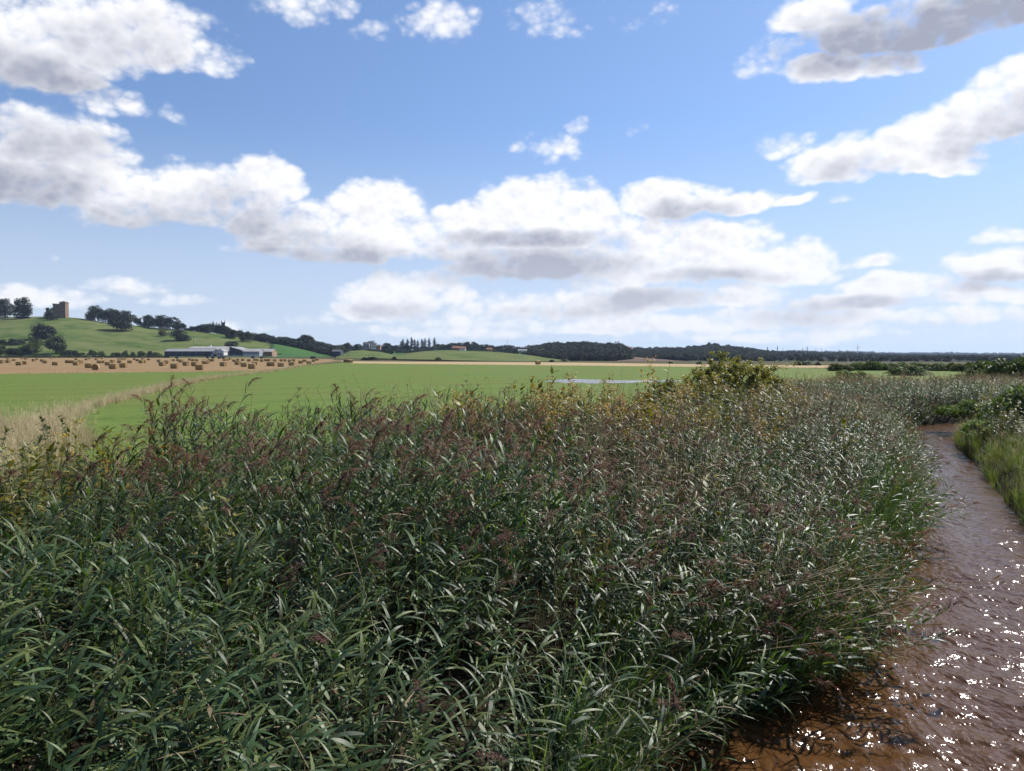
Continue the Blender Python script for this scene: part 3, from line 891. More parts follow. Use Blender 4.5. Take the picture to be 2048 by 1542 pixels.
# dead stems: standing among the reeds, and bent over the water at the undercut
STALKS = collection_of([make_stalk('stalk', 2.3) for _ in range(6)], 'dead_stalk')
def stalk_density(x, y, top=15.5):
    return np.where(y < 9, .35, np.where(y < 30, 4.2, 1.8)) * np.interp(VN.fb(x * .35 + 9, y * .35 + 4, 2), [.42, .62], [.1, 1.9]) * np.where((x > -4) & (x < 4.5) & (y > 11) & (y < 23), 1.9, 1.0)
x, y = fill(REED_BED, stalk_density, 15); z = height(x, y); n = len(x); g = np.random.default_rng(16)
P1, R1 = np.c_[x, y, z], np.c_[g.normal(0, .13, n), g.normal(.04, .13, n), g.uniform(0, 6.28, n)]
S1_ = np.clip(np.interp(y, [4, 8, 12, 60], [1.5, 1.8, 2.0, 1.75]) * g.normal(1, .12, n), 1, 3.2) / 2.3
scatter('dead_reed_stems', P1, R1, np.c_[np.full(n, 1.5), np.full(n, 1.5), S1_], g.integers(0, 6, n), g.random(n), STALKS, 'bleached leafless stems standing among the reeds', 'dead stems')
bx, by = [], []
g = np.random.default_rng(17)
n = 64
bx = g.uniform(1.6, 4.4, n); by = np.interp(bx, [1.5, 1.9, 3.7, 4.7], [7.9, 8.7, 9.4, 11]) + np.abs(g.normal(0, .55, n)) + .05
k = ~inside(RIVER_POLY, bx, by); bx, by = bx[k], by[k]; n = len(bx)
az = g.normal(R(-8), R(16), n)                       # thrown out to the right
tilt = g.uniform(R(52), R(88), n)
rot = np.c_[np.zeros(n), tilt, az]
scatter('bent_reed_stems', np.c_[bx, by, np.maximum(height(bx, by), -1.0) + g.uniform(.1, .75, n)], rot, np.c_[np.full(n, 1.7), np.full(n, 1.7), g.uniform(.6, 1.0, n)], g.integers(0, 6, n), g.random(n), STALKS, 'straw coloured stems fallen out over the water', 'dead stems')

# ======================================================= herbs and grasses
WEEDS = collection_of([make_weed('weed', rv(.8, 1.15), [LM['weed'], LM['gold']], None, 5) for _ in range(4)] + [make_weed('weed', rv(.9, 1.2), [LM['olive'], LM['gold']], 1, 6) for _ in range(3)] + [make_weed('weed', rv(.8, 1.1), [LM['olive'], LM['gold']], None, 6, .09, .04) for _ in range(2)], 'herb')
def herbs(name, poly, dens, seed, h, gold, label, cat='weeds', base=None):
    x, y = fill(poly, dens, seed); z = height(x, y); n = len(x); g = np.random.default_rng(seed + 1)
    if base is not None: z = np.maximum(z, base)
    sc = h * g.normal(1, .18, n) * (.75 + .5 * VN.fb(x * .6, y * .6 + seed))
    gp = np.clip(gold * np.interp(VN.fb(x * .4 + seed, y * .4, 2), [.4, .6], [.1, 1.9]), 0, 1)
    u = g.random(n)
    pick = np.where(u < gp, g.integers(4, 7, n), np.where(u < gp + .35, g.integers(7, 9, n), g.integers(0, 4, n)))
    return scatter(name, np.c_[x, y, z], np.c_[g.normal(0, .12, n), g.normal(0, .12, n), g.uniform(0, 6.28, n)], np.c_[sc, sc, sc], pick, g.random(n), WEEDS, label, cat)
herbs('weed_patch', [(-2, 14), (4, 17), (9, 24), (14, 34), (9, 33.5), (3.5, 26), (-1, 21.5), (-4, 19)], 5.5, 31, 1.5, .42, 'yellow flowering weeds behind the middle of the reed bed')
herbs('weed_patch', [(6, 26), (12, 28), (15, 33), (22, 46), (26, 58), (34, 62), (26, 64), (17, 52), (9, 34), (4, 27)], 4.0, 33, 1.05, .22, 'olive weeds on the field edge behind the right of the reed bed')
herbs('weed_patch', [(-9.5, 6.8), (-5.8, 8), (-5.2, 11), (-6.2, 15), (-8.5, 14.5), (-11, 9.5)], 8.0, 35, 1.35, .10, 'leafy weeds at the left end of the reed bed')
herbs('weed_patch', [(-8, 7.5), (1, 8.5), (5, 13), (10, 22), (2, 22), (-5, 15)], 1.2, 37, 1.3, .06, 'low leafy weeds growing up between the near reeds')

STRAW = collection_of([make_tuft('straw', rv(.7, .95), 26, [LM['straw'], LM['straw']], 5, .12, .010) for _ in range(5)] + [make_tuft('straw', rv(.5, .7), 30, [LM['grass'], LM['straw']], 3, .12, .011) for _ in range(3)], 'straw_tuft')
def tufts(name, x, y, seed, h, green, coll, label, cat, ng=(5, 8), nd=(0, 5)):
    z = height(x, y); n = len(x); g = np.random.default_rng(seed)
    sc = h * np.clip(g.normal(1, .22, n), .4, 1.8)
    pick = np.where(g.random(n) < green, g.integers(*ng, n), g.integers(*nd, n))
    return scatter(name, np.c_[x, y, z], np.c_[g.normal(0, .14, n), g.normal(.05, .14, n), g.uniform(0, 6.28, n)], np.c_[sc, sc, sc], pick, np.clip(g.normal(.5, .25, n), 0, 1), coll, label, cat)
# the dry grass of the ditch that crosses the field
g = np.random.default_rng(41)
vx, vy = [], []
for (a, b), (w, dens) in zip(zip(VERGE[:-1], VERGE[1:]), [(3.0, 10), (1.6, 13), (1.4, 13), (1.4, 12), (1.5, 11), (1.5, 9), (1.6, 7), (1.9, 4)]):
    Ln = np.hypot(*(b - a)); k = int(Ln * w * dens)
    t, s = g.random(k), g.normal(0, .30, k) * w
    d = (b - a) / Ln
    vx.append(a[0] + t * (b - a)[0] - d[1] * s); vy.append(a[1] + t * (b - a)[1] + d[0] * s)
vx, vy = np.concatenate(vx), np.concatenate(vy)
tufts('dry_grass_verge', vx, vy, 42, .52, .10, STRAW, 'pale dry grass along the ditch crossing the green fields', 'grass')
x, y = fill([(-24, 15), (-13, 10), (-8, 13), (-10.5, 17), (-14, 26), (-19, 33), (-25, 30)], 8.0, 43)
tufts('dry_grass_patch', x, y, 44, .85, .25, STRAW, 'tall pale dry grass at the left edge of the picture', 'grass')
x, y = fill([(8, 33), (22, 52), (34, 62), (60, 74), (58, 80), (26, 66), (14, 46), (4, 31), (-5, 21), (-4.5, 19.5), (4, 27)], 6.0, 45)
tufts('dry_grass_patch', x, y, 46, 1.0, .5, STRAW, 'rank grass along the field edge behind the reeds', 'grass')
# edges of the far stubble, so that no field ends in a ruled line
ex, ey = [], []
g = np.random.default_rng(47)
for a, b in (((-45.8, 140), (-78.6, 118)), ((-78.6, 118), (-150, 70)), ((-53, 257), (16.8, 205)), ((16.8, 205), (55, 178)), ((55, 178), (95, 160))):
    k = int(math.hypot(b[0] - a[0], b[1] - a[1]) * 7.0); t = g.random(k)
    ex.append(a[0] + t * (b[0] - a[0]) + g.normal(0, .5, k)); ey.append(a[1] + t * (b[1] - a[1]) + g.normal(0, 1.0, k))
tufts('field_margin_grass', np.concatenate(ex), np.concatenate(ey), 48, .32, .55, STRAW, 'thin line of rough grass where stubble meets green field', 'grass')

# right bank
GRASS = collection_of([make_tuft('grass', rv(.55, .8), 30, [LM['grass'], LM['straw']], 2, .13, .011) for _ in range(6)] + [make_tuft('grass', rv(.6, .8), 26, [LM['olive'], LM['straw']], 4, .13, .010) for _ in range(3)], 'grass_tuft')
RIGHT = np.vstack([RB[3:12] + [(-.05, -.1)] * 9, [(52, 44), (60, 40), (30, 18), (14, 7)]])
x, y = fill(RIGHT, 13.0, 51)
dr = dist_line(RB, x, y)
tufts('bank_grass', x, y, 52, .80, .30, GRASS, 'lush green grass overhanging the right bank of the stream', 'grass', (6, 9), (0, 6))
herbs('weed_patch', [(17.5, 27), (22, 36.5), (27, 40.5), (40, 42), (44, 38), (26, 26)], 3.2, 53, 1.2, .10, 'pale flowering weeds on the right bank by the bend')
x, y = fill([(23.5, 39.6), (30, 41.8), (46, 42.8), (52, 38), (36, 32), (27, 35)], 4.0, 55); z = height(x, y); n = len(x); g = np.random.default_rng(56)
sc = np.clip((.95 - z) * g.normal(1, .1, n), .7, 3) / 2.3
scatter('reed_bed', np.c_[x, y, z], np.c_[g.normal(0, .1, n), g.normal(0, .1, n), g.uniform(0, 6.28, n)], np.c_[sc, sc, sc], np.where(g.random(n) < .3, g.integers(0, 6, n), g.integers(6, 20, n)), g.random(n), REED_COLL, 'thin grey green reeds on top of the right bank', 'reeds')

# long arching sedge hanging over the water from the near bank
SEDGE = collection_of([make_tuft('sedge', rv(.9, 1.25), 24, [LM['reed'], LM['reed_dry']], 1, .10, .020) for _ in range(6)], 'sedge_tuft')
g = np.random.default_rng(71)
Lp = resample(LB[2:11], 1500)[g.integers(0, 1500, 900)]
off = np.abs(g.normal(0, .40, 900)) - .05
x, y = Lp[:, 0] - off * .75, Lp[:, 1] + off * .6
k = y < 24; x, y = x[k], y[k]; n = len(x)
sc = g.uniform(.6, 1.25, n)
spin = g.uniform(0, 6.28, n); lr = g.uniform(.15, .75, n); lf = g.normal(.15, .15, n)
scatter('overhanging_sedge', np.c_[x, y, np.maximum(height(x, y), -1.2) + g.uniform(0, .35, n)], np.c_[lf * np.cos(spin) + lr * np.sin(spin), -lf * np.sin(spin) + lr * np.cos(spin), spin], np.c_[sc, sc, sc], g.integers(0, 6, n), g.random(n), SEDGE, 'long green blades arching out over the stream from the near bank', 'sedge')
# tall clumps that stand out on the skyline of the bed
def clump(px, Y, ztop, n, seed, label):
    g = np.random.default_rng(seed); x0 = at(px, 800, Y).x
    root = empty('reed_clump', (x0, Y, float(height(x0, Y))))
    for i in range(n):
        dx, dy = g.normal(0, .22), g.normal(0, .22)
        o = obj('reed', reeds[int(g.integers(0, 6)) if i % 3 else int(g.integers(6, 20))], root)
        H_ = ztop - root.location.z
        s = H_ * g.uniform(.82, 1.0) / 2.6
        o.location = (dx, dy, 0); o.rotation_euler = (g.normal(0, .07), g.normal(0, .07), g.normal(0, 1.2)); o.scale = (s ** .6, s ** .6, s)
    return tag(root, label, 'reeds')
clump(330, 13.0, 2.25, 13, 1, 'tall reed clump with brown plumes at the left of the skyline')
clump(700, 16.0, 2.35, 16, 2, 'dark tall reed clump overtopping the others against the green field')
clump(452, 14.0, 2.0, 7, 3, 'small raised reed clump between the two tall ones')
clump(1030, 20.0, 2.15, 6, 4, 'small raised reed clump below the middle of the field')

# ================================================================== trees
TM = {}
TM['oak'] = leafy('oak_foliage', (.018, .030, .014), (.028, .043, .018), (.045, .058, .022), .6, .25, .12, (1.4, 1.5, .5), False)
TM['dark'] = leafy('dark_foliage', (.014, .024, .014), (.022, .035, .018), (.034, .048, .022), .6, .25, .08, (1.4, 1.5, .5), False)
TM['brown'] = leafy('browned_foliage', (.055, .055, .024), (.08, .075, .03), (.11, .09, .035), .6, .2, .15, (1.3, 1.2, .6), False)
TM['hedge'] = leafy('hedge_foliage', (.042, .066, .022), (.064, .096, .030), (.105, .125, .040), .6, .2, .28, (1.4, 1.5, .5), False)
TM['grey'] = leafy('willow_foliage', (.06, .085, .05), (.085, .11, .06), (.12, .14, .08), .55, .3, .2, (1.3, 1.4, .7), False)
TM['pale'] = leafy('pale_weed_foliage', (.065, .105, .028), (.10, .145, .038), (.16, .185, .055), .7, .1, .32, (1.3, 1.4, .6), False)
TM['olive'] = leafy('hawthorn_foliage', (.080, .095, .018), (.145, .148, .028), (.23, .19, .038), .5, .3, .36, (1.4, 1.3, .5), False)

def leaf_quads(C, Nn, size, g, aspect=1.5):
    """small pointed leaf faces at C, roughly facing along Nn"""
    n = len(C)
    Nn = Nn + g.normal(0, .55, (n, 3)); Nn /= np.linalg.norm(Nn, axis=1)[:, None] + 1e-9
    u = np.cross(Nn, g.normal(0, 1, (n, 3))); u /= np.linalg.norm(u, axis=1)[:, None] + 1e-9
    w = np.cross(Nn, u)
    s = (size * g.uniform(.6, 1.35, n))[:, None]
    V = np.stack([C - u * s * aspect * .5, C - w * s * .42 + Nn * s * .1, C + u * s * aspect * .5, C + w * s * .42 - Nn * s * .05], 1).reshape(-1, 3)
    Fq = np.arange(4 * n).reshape(n, 4)
    return V, Fq

ASP = {'round': .95, 'cone': 1.9, 'column': 4.5, 'bush': .55}     # usual height over width
ZL = {'round': .95, 'cone': .5, 'column': .8, 'bush': 1.15}
def crown_mesh(name, m, seed, lobes, nleaf, leaf, kind='round', hollow=.55):
    """crown of leaf clumps in a unit-height volume: base at z=0, top at z=1, radius about .5"""
    g = np.random.default_rng(seed)
    C, r, L = [], [], []
    for i in range(lobes):
        if kind == 'round':
            a = g.uniform(0, 6.28); h = g.beta(1.15, 1.35); rr = .40 * math.sin(math.pi * min(.98, .22 + .74 * h)) ** .6 * math.sqrt(g.uniform(.05, 1))
            C.append((rr * math.cos(a), rr * math.sin(a), .12 + .74 * h)); r.append(g.uniform(.10, .22) * (1.15 - .45 * h))
        elif kind == 'cone':
            a = g.uniform(0, 6.28); h = (i + .5) / lobes; rr = .30 * (1 - h) ** .8 * g.uniform(.3, 1)
            C.append((rr * math.cos(a), rr * math.sin(a), .06 + .92 * h)); r.append(.15 * (1 - h) ** .8 + .022)
        elif kind == 'column':
            h = (i + .5) / lobes; a = g.uniform(0, 6.28); rr = .05 * math.sin(math.pi * min(1, h * .9 + .1))
            C.append((rr * math.cos(a), rr * math.sin(a), .05 + .93 * h)); r.append(.055 * math.sin(math.pi * min(.97, h * .92 + .05)) ** .7 + .012)
        else:                                   # low bush
            a = g.uniform(0, 6.28); h = g.beta(1.2, 1.6); rr = .48 * math.sqrt(g.uniform(0, 1)) * (1 - .5 * h)
            C.append((rr * math.cos(a), rr * math.sin(a), .05 + .75 * h)); r.append(g.uniform(.10, .22) * (1.1 - .4 * h))
    C, r = np.array(C), np.array(r)
    p = r ** 2 / (r ** 2).sum()
    k = g.choice(lobes, nleaf, p=p)
    d = g.normal(0, 1, (nleaf, 3)); d /= np.linalg.norm(d, axis=1)[:, None]
    rad = r[k] * np.where(g.random(nleaf) < .8, g.uniform(.82, 1.12, nleaf), g.uniform(.3, .8, nleaf))
    asp = ASP[kind]
    P = (C[k] + d * rad[:, None] * [1, 1, ZL[kind]]) * [1, 1, asp]
    P[:, 2] = np.maximum(P[:, 2], .01)
    V, Fq = leaf_quads(P, d * .7 + [0, 0, .2], leaf, g)
    V[:, 2] /= asp
    rnd = np.repeat(np.clip(g.random(lobes)[k] * .6 + g.random(nleaf) * .4, 0, 1), 4)
    return mesh(name, V, Fq, m, False, None, {'rnd': rnd})

def trunk_mesh(name, seed, h=.5, r=.035, limbs=7, reach=.3):
    g = np.random.default_rng(seed); pb = PB()
    top = np.array((g.normal(0, .03), g.normal(0, .03), h))
    pb.tube([(0, 0, -.03), (0, 0, .02), top * .5, top], [r * 1.5, r * 1.1, r * .85, r * .45], .5, 0, 6)
    for i in range(limbs):
        t = g.uniform(.35, 1); b = top * t; a = g.uniform(0, 6.28)
        e = b + np.array((math.cos(a) * reach * g.uniform(.5, 1), math.sin(a) * reach * g.uniform(.5, 1), g.uniform(.12, .38)))
        pb.tube([b, (b + e) * .5 + [0, 0, .03], e], [r * .45, r * .28, r * .08], .5, 0, 4)
    return pb.mesh(name, [LM['bark']])

CROWN, TRUNK = {}, {}
def crowns(key, m, kind, count, lobes, nleaf, leaf, seed):
    CROWN[key] = [crown_mesh('crown', m, seed + i, lobes, nleaf, leaf, kind) for i in range(count)]
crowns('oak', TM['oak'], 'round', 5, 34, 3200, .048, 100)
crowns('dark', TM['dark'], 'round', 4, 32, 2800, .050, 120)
crowns('brown', TM['brown'], 'round', 1, 26, 1500, .055, 130)
crowns('cone', TM['dark'], 'cone', 3, 30, 1300, .060, 140)
crowns('poplar', TM['dark'], 'column', 3, 34, 1300, .050, 150)
crowns('bush', TM['hedge'], 'bush', 4, 30, 2400, .050, 160)
crowns('darkbush', TM['dark'], 'bush', 3, 28, 2000, .055, 170)
crowns('willow', TM['grey'], 'bush', 2, 28, 2000, .050, 180)
TRUNK['tall'] = [trunk_mesh('trunk', 200 + i, .55, .032, 8, .28) for i in range(3)]
TRUNK['short'] = [trunk_mesh('trunk', 210 + i, .35, .025, 8, .30) for i in range(2)]
TRUNK['pole'] = [trunk_mesh('trunk', 220 + i, .9, .016, 0, 0) for i in range(2)]
count_ = [0]
def tree(name, loc, h, w, key, label, cat='tree', group=None, lift=.16, trunk='tall'):
    """a tree of height h and spread w (metres): trunk and crown"""
    k = count_[0] = count_[0] + 1
    root = empty(name, loc, (k * 2.399) % 6.283)
    tr = obj('trunk', TRUNK[trunk][k % len(TRUNK[trunk])], root); tr.scale = (h * .8 if trunk != 'pole' else h, h * .8 if trunk != 'pole' else h, h)
    c = obj('crown', CROWN[key][k % len(CROWN[key])], root)
    c.location = (0, 0, h * lift); c.scale = (w * 1.18, w * 1.18, h * (1 - lift))
    tag(root, label, cat, group)
    return root
def tree_px(hill, px, base, top, wpx, key, label, name='broadleaf_tree', cat='tree', group=None, lift=.14, trunk='tall', dz=0.0):
    p = hill.find(px, base) if hill is not None else gnd(px, base)
    s = p.y / F_PX
    return tree(name, (p.x, p.y, p.z - .1 + dz), (base - top) * s, wpx * s, key, label, cat, group, lift, trunk)

# ---- trees on the castle hill, one by one
HT = [
 (12, 636, 595, 34, 'oak', 'broad dark tree at the left edge of the hilltop'),
 (47, 637, 593, 37, 'oak', 'tall ragged tree left of the ruined tower on the hilltop'),
 (102, 640, 612, 25, 'oak', 'small dark tree standing against the left side of the tower'),
 (86, 678, 645, 44, 'dark', 'big round dark tree halfway down the hill below the tower'),
 (113, 707, 669, 34, 'oak', 'broad tree at the foot of the hill below the big round one'),
 (191, 640, 608, 27, 'oak', 'open tree with bare trunk at the left of the hilltop grove'),
 (213, 643, 608, 31, 'dark', 'dark tree second from the left in the hilltop grove'),
 (232, 646, 614, 30, 'dark', 'dark tree in the middle of the hilltop grove'),
 (254, 650, 619, 34, 'dark', 'dark tree at the right of the hilltop grove'),
 (245, 662, 627, 44, 'oak', 'lighter spreading tree in front of the hilltop grove'),
 (277, 652, 631, 14, 'dark', 'narrow lone tree between the two hilltop groves'),
 (298, 655, 627, 32, 'dark', 'leftmost tree of the low rounded hilltop grove'),
 (322, 657, 628, 34, 'dark', 'middle tree of the low rounded hilltop grove'),
 (346, 660, 632, 30, 'dark', 'rightmost dark tree of the low rounded hilltop grove'),
 (362, 661, 642, 18, 'dark', 'small dark tree tailing off the rounded hilltop grove'),
 (328, 672, 653, 20, 'brown', 'small brownish tree alone on the hill pasture'),
 (362, 681, 658, 38, 'oak', 'spreading dark tree on the pasture above the farm'),
 (463, 694, 681, 26, 'dark', 'rounded dark tree right behind the farm roofs'),
 (463, 677, 656, 22, 'oak', 'round tree in front of the shelter belt right of the church'),
 (494, 684, 662, 26, 'oak', 'round tree in front of the shelter belt further down the hill'),
]
for px, b, t_, w, key, lab in HT:
    tree_px(H_castle, px, b, t_, w, key, lab, lift=.02)
# shrubs at the hill foot
SH = [(9, 688, 677, 17, 'darkbush', 'small dark bush at the left edge below the hilltop trees'), (32, 689, 676, 30, 'darkbush', 'wide low dark bush on the lower hill at left'), (74, 690, 674, 24, 'bush', 'green bush tucked below the big round hillside tree'),
 (60, 708, 680, 36, 'bush', 'large loose green bush at the hill foot by the bale field'), (28, 709, 694, 28, 'darkbush', 'dark low bush at the hill foot near the left edge'), (2, 708, 688, 24, 'bush', 'green bush cut by the left edge at the hill foot'), (135, 710, 698, 22, 'darkbush', 'low dark bush right of the broad tree at the hill foot')]
for px, b, t_, w, key, lab in SH:
    tree_px(H_castle, px, b, t_, w, key, lab, 'shrub', 'shrub', None, .04, 'short')
for px, b, t_, w in ((150, 711, 699, 14), (163, 711, 703, 12), (184, 710, 698, 15), (203, 711, 700, 14), (226, 711, 703, 9), (236, 711, 702, 10), (250, 712, 699, 12), (265, 712, 701, 9), (283, 711, 700, 16), (300, 712, 700, 12), (313, 712, 703, 16), (560, 713, 706, 14)):
    tree_px(H_castle, px, b, t_, w, 'bush' if px % 3 else 'darkbush', 'small rounded shrub in the broken row between hill foot and bale field', 'shrub', 'shrub', 'shrubs along the hill foot', .04, 'short')
# low hedge line at the hill foot
for i in range(46):
    px = -30 + i * 8.1
    tree_px(H_castle, px + rv(-2, 2), 715 + rv(-.5, .5), 710 + rv(-1.2, 1), 11, 'darkbush' if i % 2 else 'bush', 'stretch of low dark hedge at the back of the bale field', 'hedge_plant', 'hedge', 'low hedge behind the bale field', .0, 'short')

# ---- shelter belt and church trees
edge_b = [(376, 660), (455, 669), (500, 677), (540, 685), (600, 695), (660, 709), (700, 713)]
edge_t = [(372, 656), (385, 651), (398, 648), (410, 646), (425, 640), (440, 642), (450, 650), (470, 655), (500, 661), (540, 668), (580, 673), (604, 678), (609, 664), (620, 673), (634, 684), (640, 681), (655, 686), (672, 690), (690, 685), (700, 690)]
for i in range(100):
    px = 374 + i * 3.2 + rv(-1.5, 1.5)
    b_, = interp(edge_b, px); t_, = interp(edge_t, px)
    b_ += rv(-1, 2) if i % 2 else -rv(0, 4)
    top_ = t_ + abs(rv(-1, 3.5))
    con = (rv(0, 1) < .62 and px < 605)
    if px < 455:
        tree_px(H_castle, px, b_, top_, 15 if con else 24, 'cone' if con else 'dark', 'dark tree in the clump round the church tower', 'conifer_tree' if con else 'broadleaf_tree', 'tree', 'trees round the church', .05)
    else:
        tree_px(H_castle, px, b_, top_, 16 if con else 28, 'cone' if con else 'dark', 'dark tree in the long shelter belt running down to the village', 'conifer_tree' if con else 'broadleaf_tree', 'tree', 'trees of the shelter belt', .04)

for i in range(44):
    px = 556 + i * 3.4 + rv(-1.5, 1.5)
    b_, = interp(edge_b, px)
    tree_px(H_castle, px, b_ + rv(1, 4), b_ - rv(11, 17), 24 + rv(-4, 6), 'dark', 'dark tree in the long shelter belt running down to the village', 'broadleaf_tree', 'tree', 'trees of the shelter belt', .02)
# ---- village trees on the low rise, poplars
vt = [(664, 690), (680, 686), (695, 684), (706, 690), (716, 686), (724, 690), (742, 680), (757, 689), (773, 683), (783, 690), (792, 688), (815, 689), (832, 691), (846, 690), (860, 692), (875, 687), (886, 686), (897, 684), (908, 683), (922, 684), (935, 682), (947, 683), (957, 686), (970, 688), (982, 687), (995, 688), (1008, 689), (1020, 690), (1035, 692), (1050, 691), (1062, 690), (1072, 688)]
for i, (px, t_) in enumerate(vt):
    tree_px(H_wood0, px, 703 + rv(-2, 3), t_ + rv(-.8, 1.2), 20 + rv(-3, 6), 'dark' if i % 3 else 'oak', 'dark rounded tree in the line of village trees in the distance', 'broadleaf_tree', 'tree', 'village trees', .05)
for i in range(34):
    px = 640 + i * 13 + rv(-4, 4)
    tree_px(H_wood0, px, 707 + rv(-2, 4), 697 + rv(-1, 2), 16, 'dark', 'low dark tree in front of the line of village trees', 'broadleaf_tree', 'tree', 'lower village trees', .03)
for px, t_ in ((802, 682), (806, 677), (815, 677), (823, 673), (829, 677), (835, 680), (844, 677), (850, 676), (858, 676), (869, 674), (812, 684)):
    tree_px(H_wood0, px, 703, t_, 30, 'poplar', 'tall narrow poplar in the distant row of poplars', 'poplar_tree', 'tree', 'row of poplars', .10, 'pole')
for px, b, t_, w, key, lab in ((729, 720, 713, 13, 'darkbush', 'dark bush left of a pair before the grassy knoll'), (745, 720, 712, 20, 'darkbush', 'wider dark bush right of a pair before the grassy knoll'), (790, 718, 712, 10, 'darkbush', 'small dark bush at the foot of the grassy rise'), (877, 720, 712, 11, 'willow', 'pale round bush alone before the grassy rise'),
    (1104, 724, 718, 9, 'darkbush', 'tiny dark bush behind the pale stubble right of the rise'), (1129, 723, 716, 12, 'willow', 'grey rounded bush before the central wood'), (1341, 727, 722, 10, 'darkbush', 'tiny dark bush before the reddish ploughed field'), (1398, 729, 720, 12, 'willow', 'grey rounded bush left of the hawthorn'), (1425, 729, 722, 16, 'darkbush', 'low dark bush just left of the hawthorn top'),
    (1595, 731, 721, 14, 'darkbush', 'dark bush beyond the stubble right of the hawthorn'), (1612, 731, 719, 26, 'willow', 'broad grey green bush beyond the stubble right of the hawthorn'), (1634, 731, 722, 12, 'darkbush', 'small dark bush right of the broad grey green one'), (1088, 710, 694, 30, 'willow', 'pale grey green tree at the left end of the central wood')):
    tree_px(None if b > 711 else H_wood1, px, b, t_, w, key, lab, 'shrub', 'shrub', None, .03, 'short')

# ---- woods that read as one mass
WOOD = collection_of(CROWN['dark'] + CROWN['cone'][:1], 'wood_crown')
def wood(name, hill, px0, px1, n, h, seed, label, t0=.02, t1=1.0, jitter=.25, cone=.1):
    g = np.random.default_rng(seed)
    P = []
    for i in range(n):
        p = hill.pt(g.uniform(px0, px1), g.uniform(t0, t1))
        P.append(p)
    P = np.array(P); P[:, 2] -= .5
    hh = h * np.clip(g.normal(1, jitter * .6, n), .55, 1.6) * np.interp(P[:, 1], [P[:, 1].min(), P[:, 1].max()], [.62, 1.05])
    w = hh * g.uniform(.75, 1.05, n)
    pick = np.where(g.random(n) < cone, 4, g.integers(0, 4, n))
    return scatter(name, P, np.c_[np.zeros(n), np.zeros(n), g.uniform(0, 6.28, n)], np.c_[w, w, hh], pick, g.random(n), WOOD, label, 'wood')
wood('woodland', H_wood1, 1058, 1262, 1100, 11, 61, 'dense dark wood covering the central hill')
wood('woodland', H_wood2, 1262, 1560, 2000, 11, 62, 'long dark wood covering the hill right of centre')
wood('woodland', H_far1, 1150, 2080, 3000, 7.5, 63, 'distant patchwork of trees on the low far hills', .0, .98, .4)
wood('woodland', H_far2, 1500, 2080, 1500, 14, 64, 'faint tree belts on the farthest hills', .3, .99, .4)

# ---- hedgerow beyond the right of the field
hr = [(1668, 742, 727, 24), (1690, 742, 726, 26), (1712, 741, 724, 28), (1735, 741, 722, 30), (1752, 741, 721, 26), (1772, 741, 724, 26), (1790, 741, 726, 26), (1808, 741, 724, 28), (1832, 741, 722, 30), (1852, 741, 724, 26), (1875, 742, 725, 30), (1898, 742, 726, 30), (1920, 743, 724, 30), (1940, 743, 721, 26), (1962, 744, 724, 34), (1985, 744, 722, 34)]
for i, (px, b, t_, w) in enumerate(hr):
    tree_px(None, px, b, t_ - 3 + rv(-2, 1), w + 4, 'bush', 'rounded green bush in the hedgerow beyond the right end of the field', 'hedgerow_bush', 'bush', 'hedgerow bushes', .0, 'short')
# nearer bushes at the right edge
CROWN['near'] = [crown_mesh('crown', TM['hedge'], 190 + i, 40, 6500, .036, 'bush') for i in range(2)]
CROWN['pale'] = [crown_mesh('crown', TM['pale'], 198, 36, 6000, .040, 'bush')]
CROWN['haw'] = [crown_mesh('crown', TM['olive'], 195, 46, 9000, .028, 'bush')]
for px, Y, w, h, zb, lab in ((1975, 84, 4.6, 2.7, 0, 'green bush behind the right bank, left of a pair at the edge'), (2030, 76, 5.2, 3.1, 0, 'larger green bush at the right edge behind the stream bend'), (1935, 41, 2.4, 1.0, -.2, 'pale low bush on the right bank at the stream bend'), (2012, 32, 2.6, .95, -.3, 'low leafy bush on the right bank nearer than the bend'), (1815, 110, 4.5, 1.9, 0, 'low green bush on the far field edge above the stream bend'), (1700, 66, 3.4, 1.9, 0, 'dark low bush among reeds left of the stream bend'), (2062, 33, 3.2, 2.1, -.1, 'big dark leafy bush cut by the right edge above the stream')):
    p = at(px, 740, Y)
    tree('shrub', (p.x, Y, zb - .1), h, w, 'pale' if h < 1.2 else 'near', lab, 'shrub', None, .0, 'short')

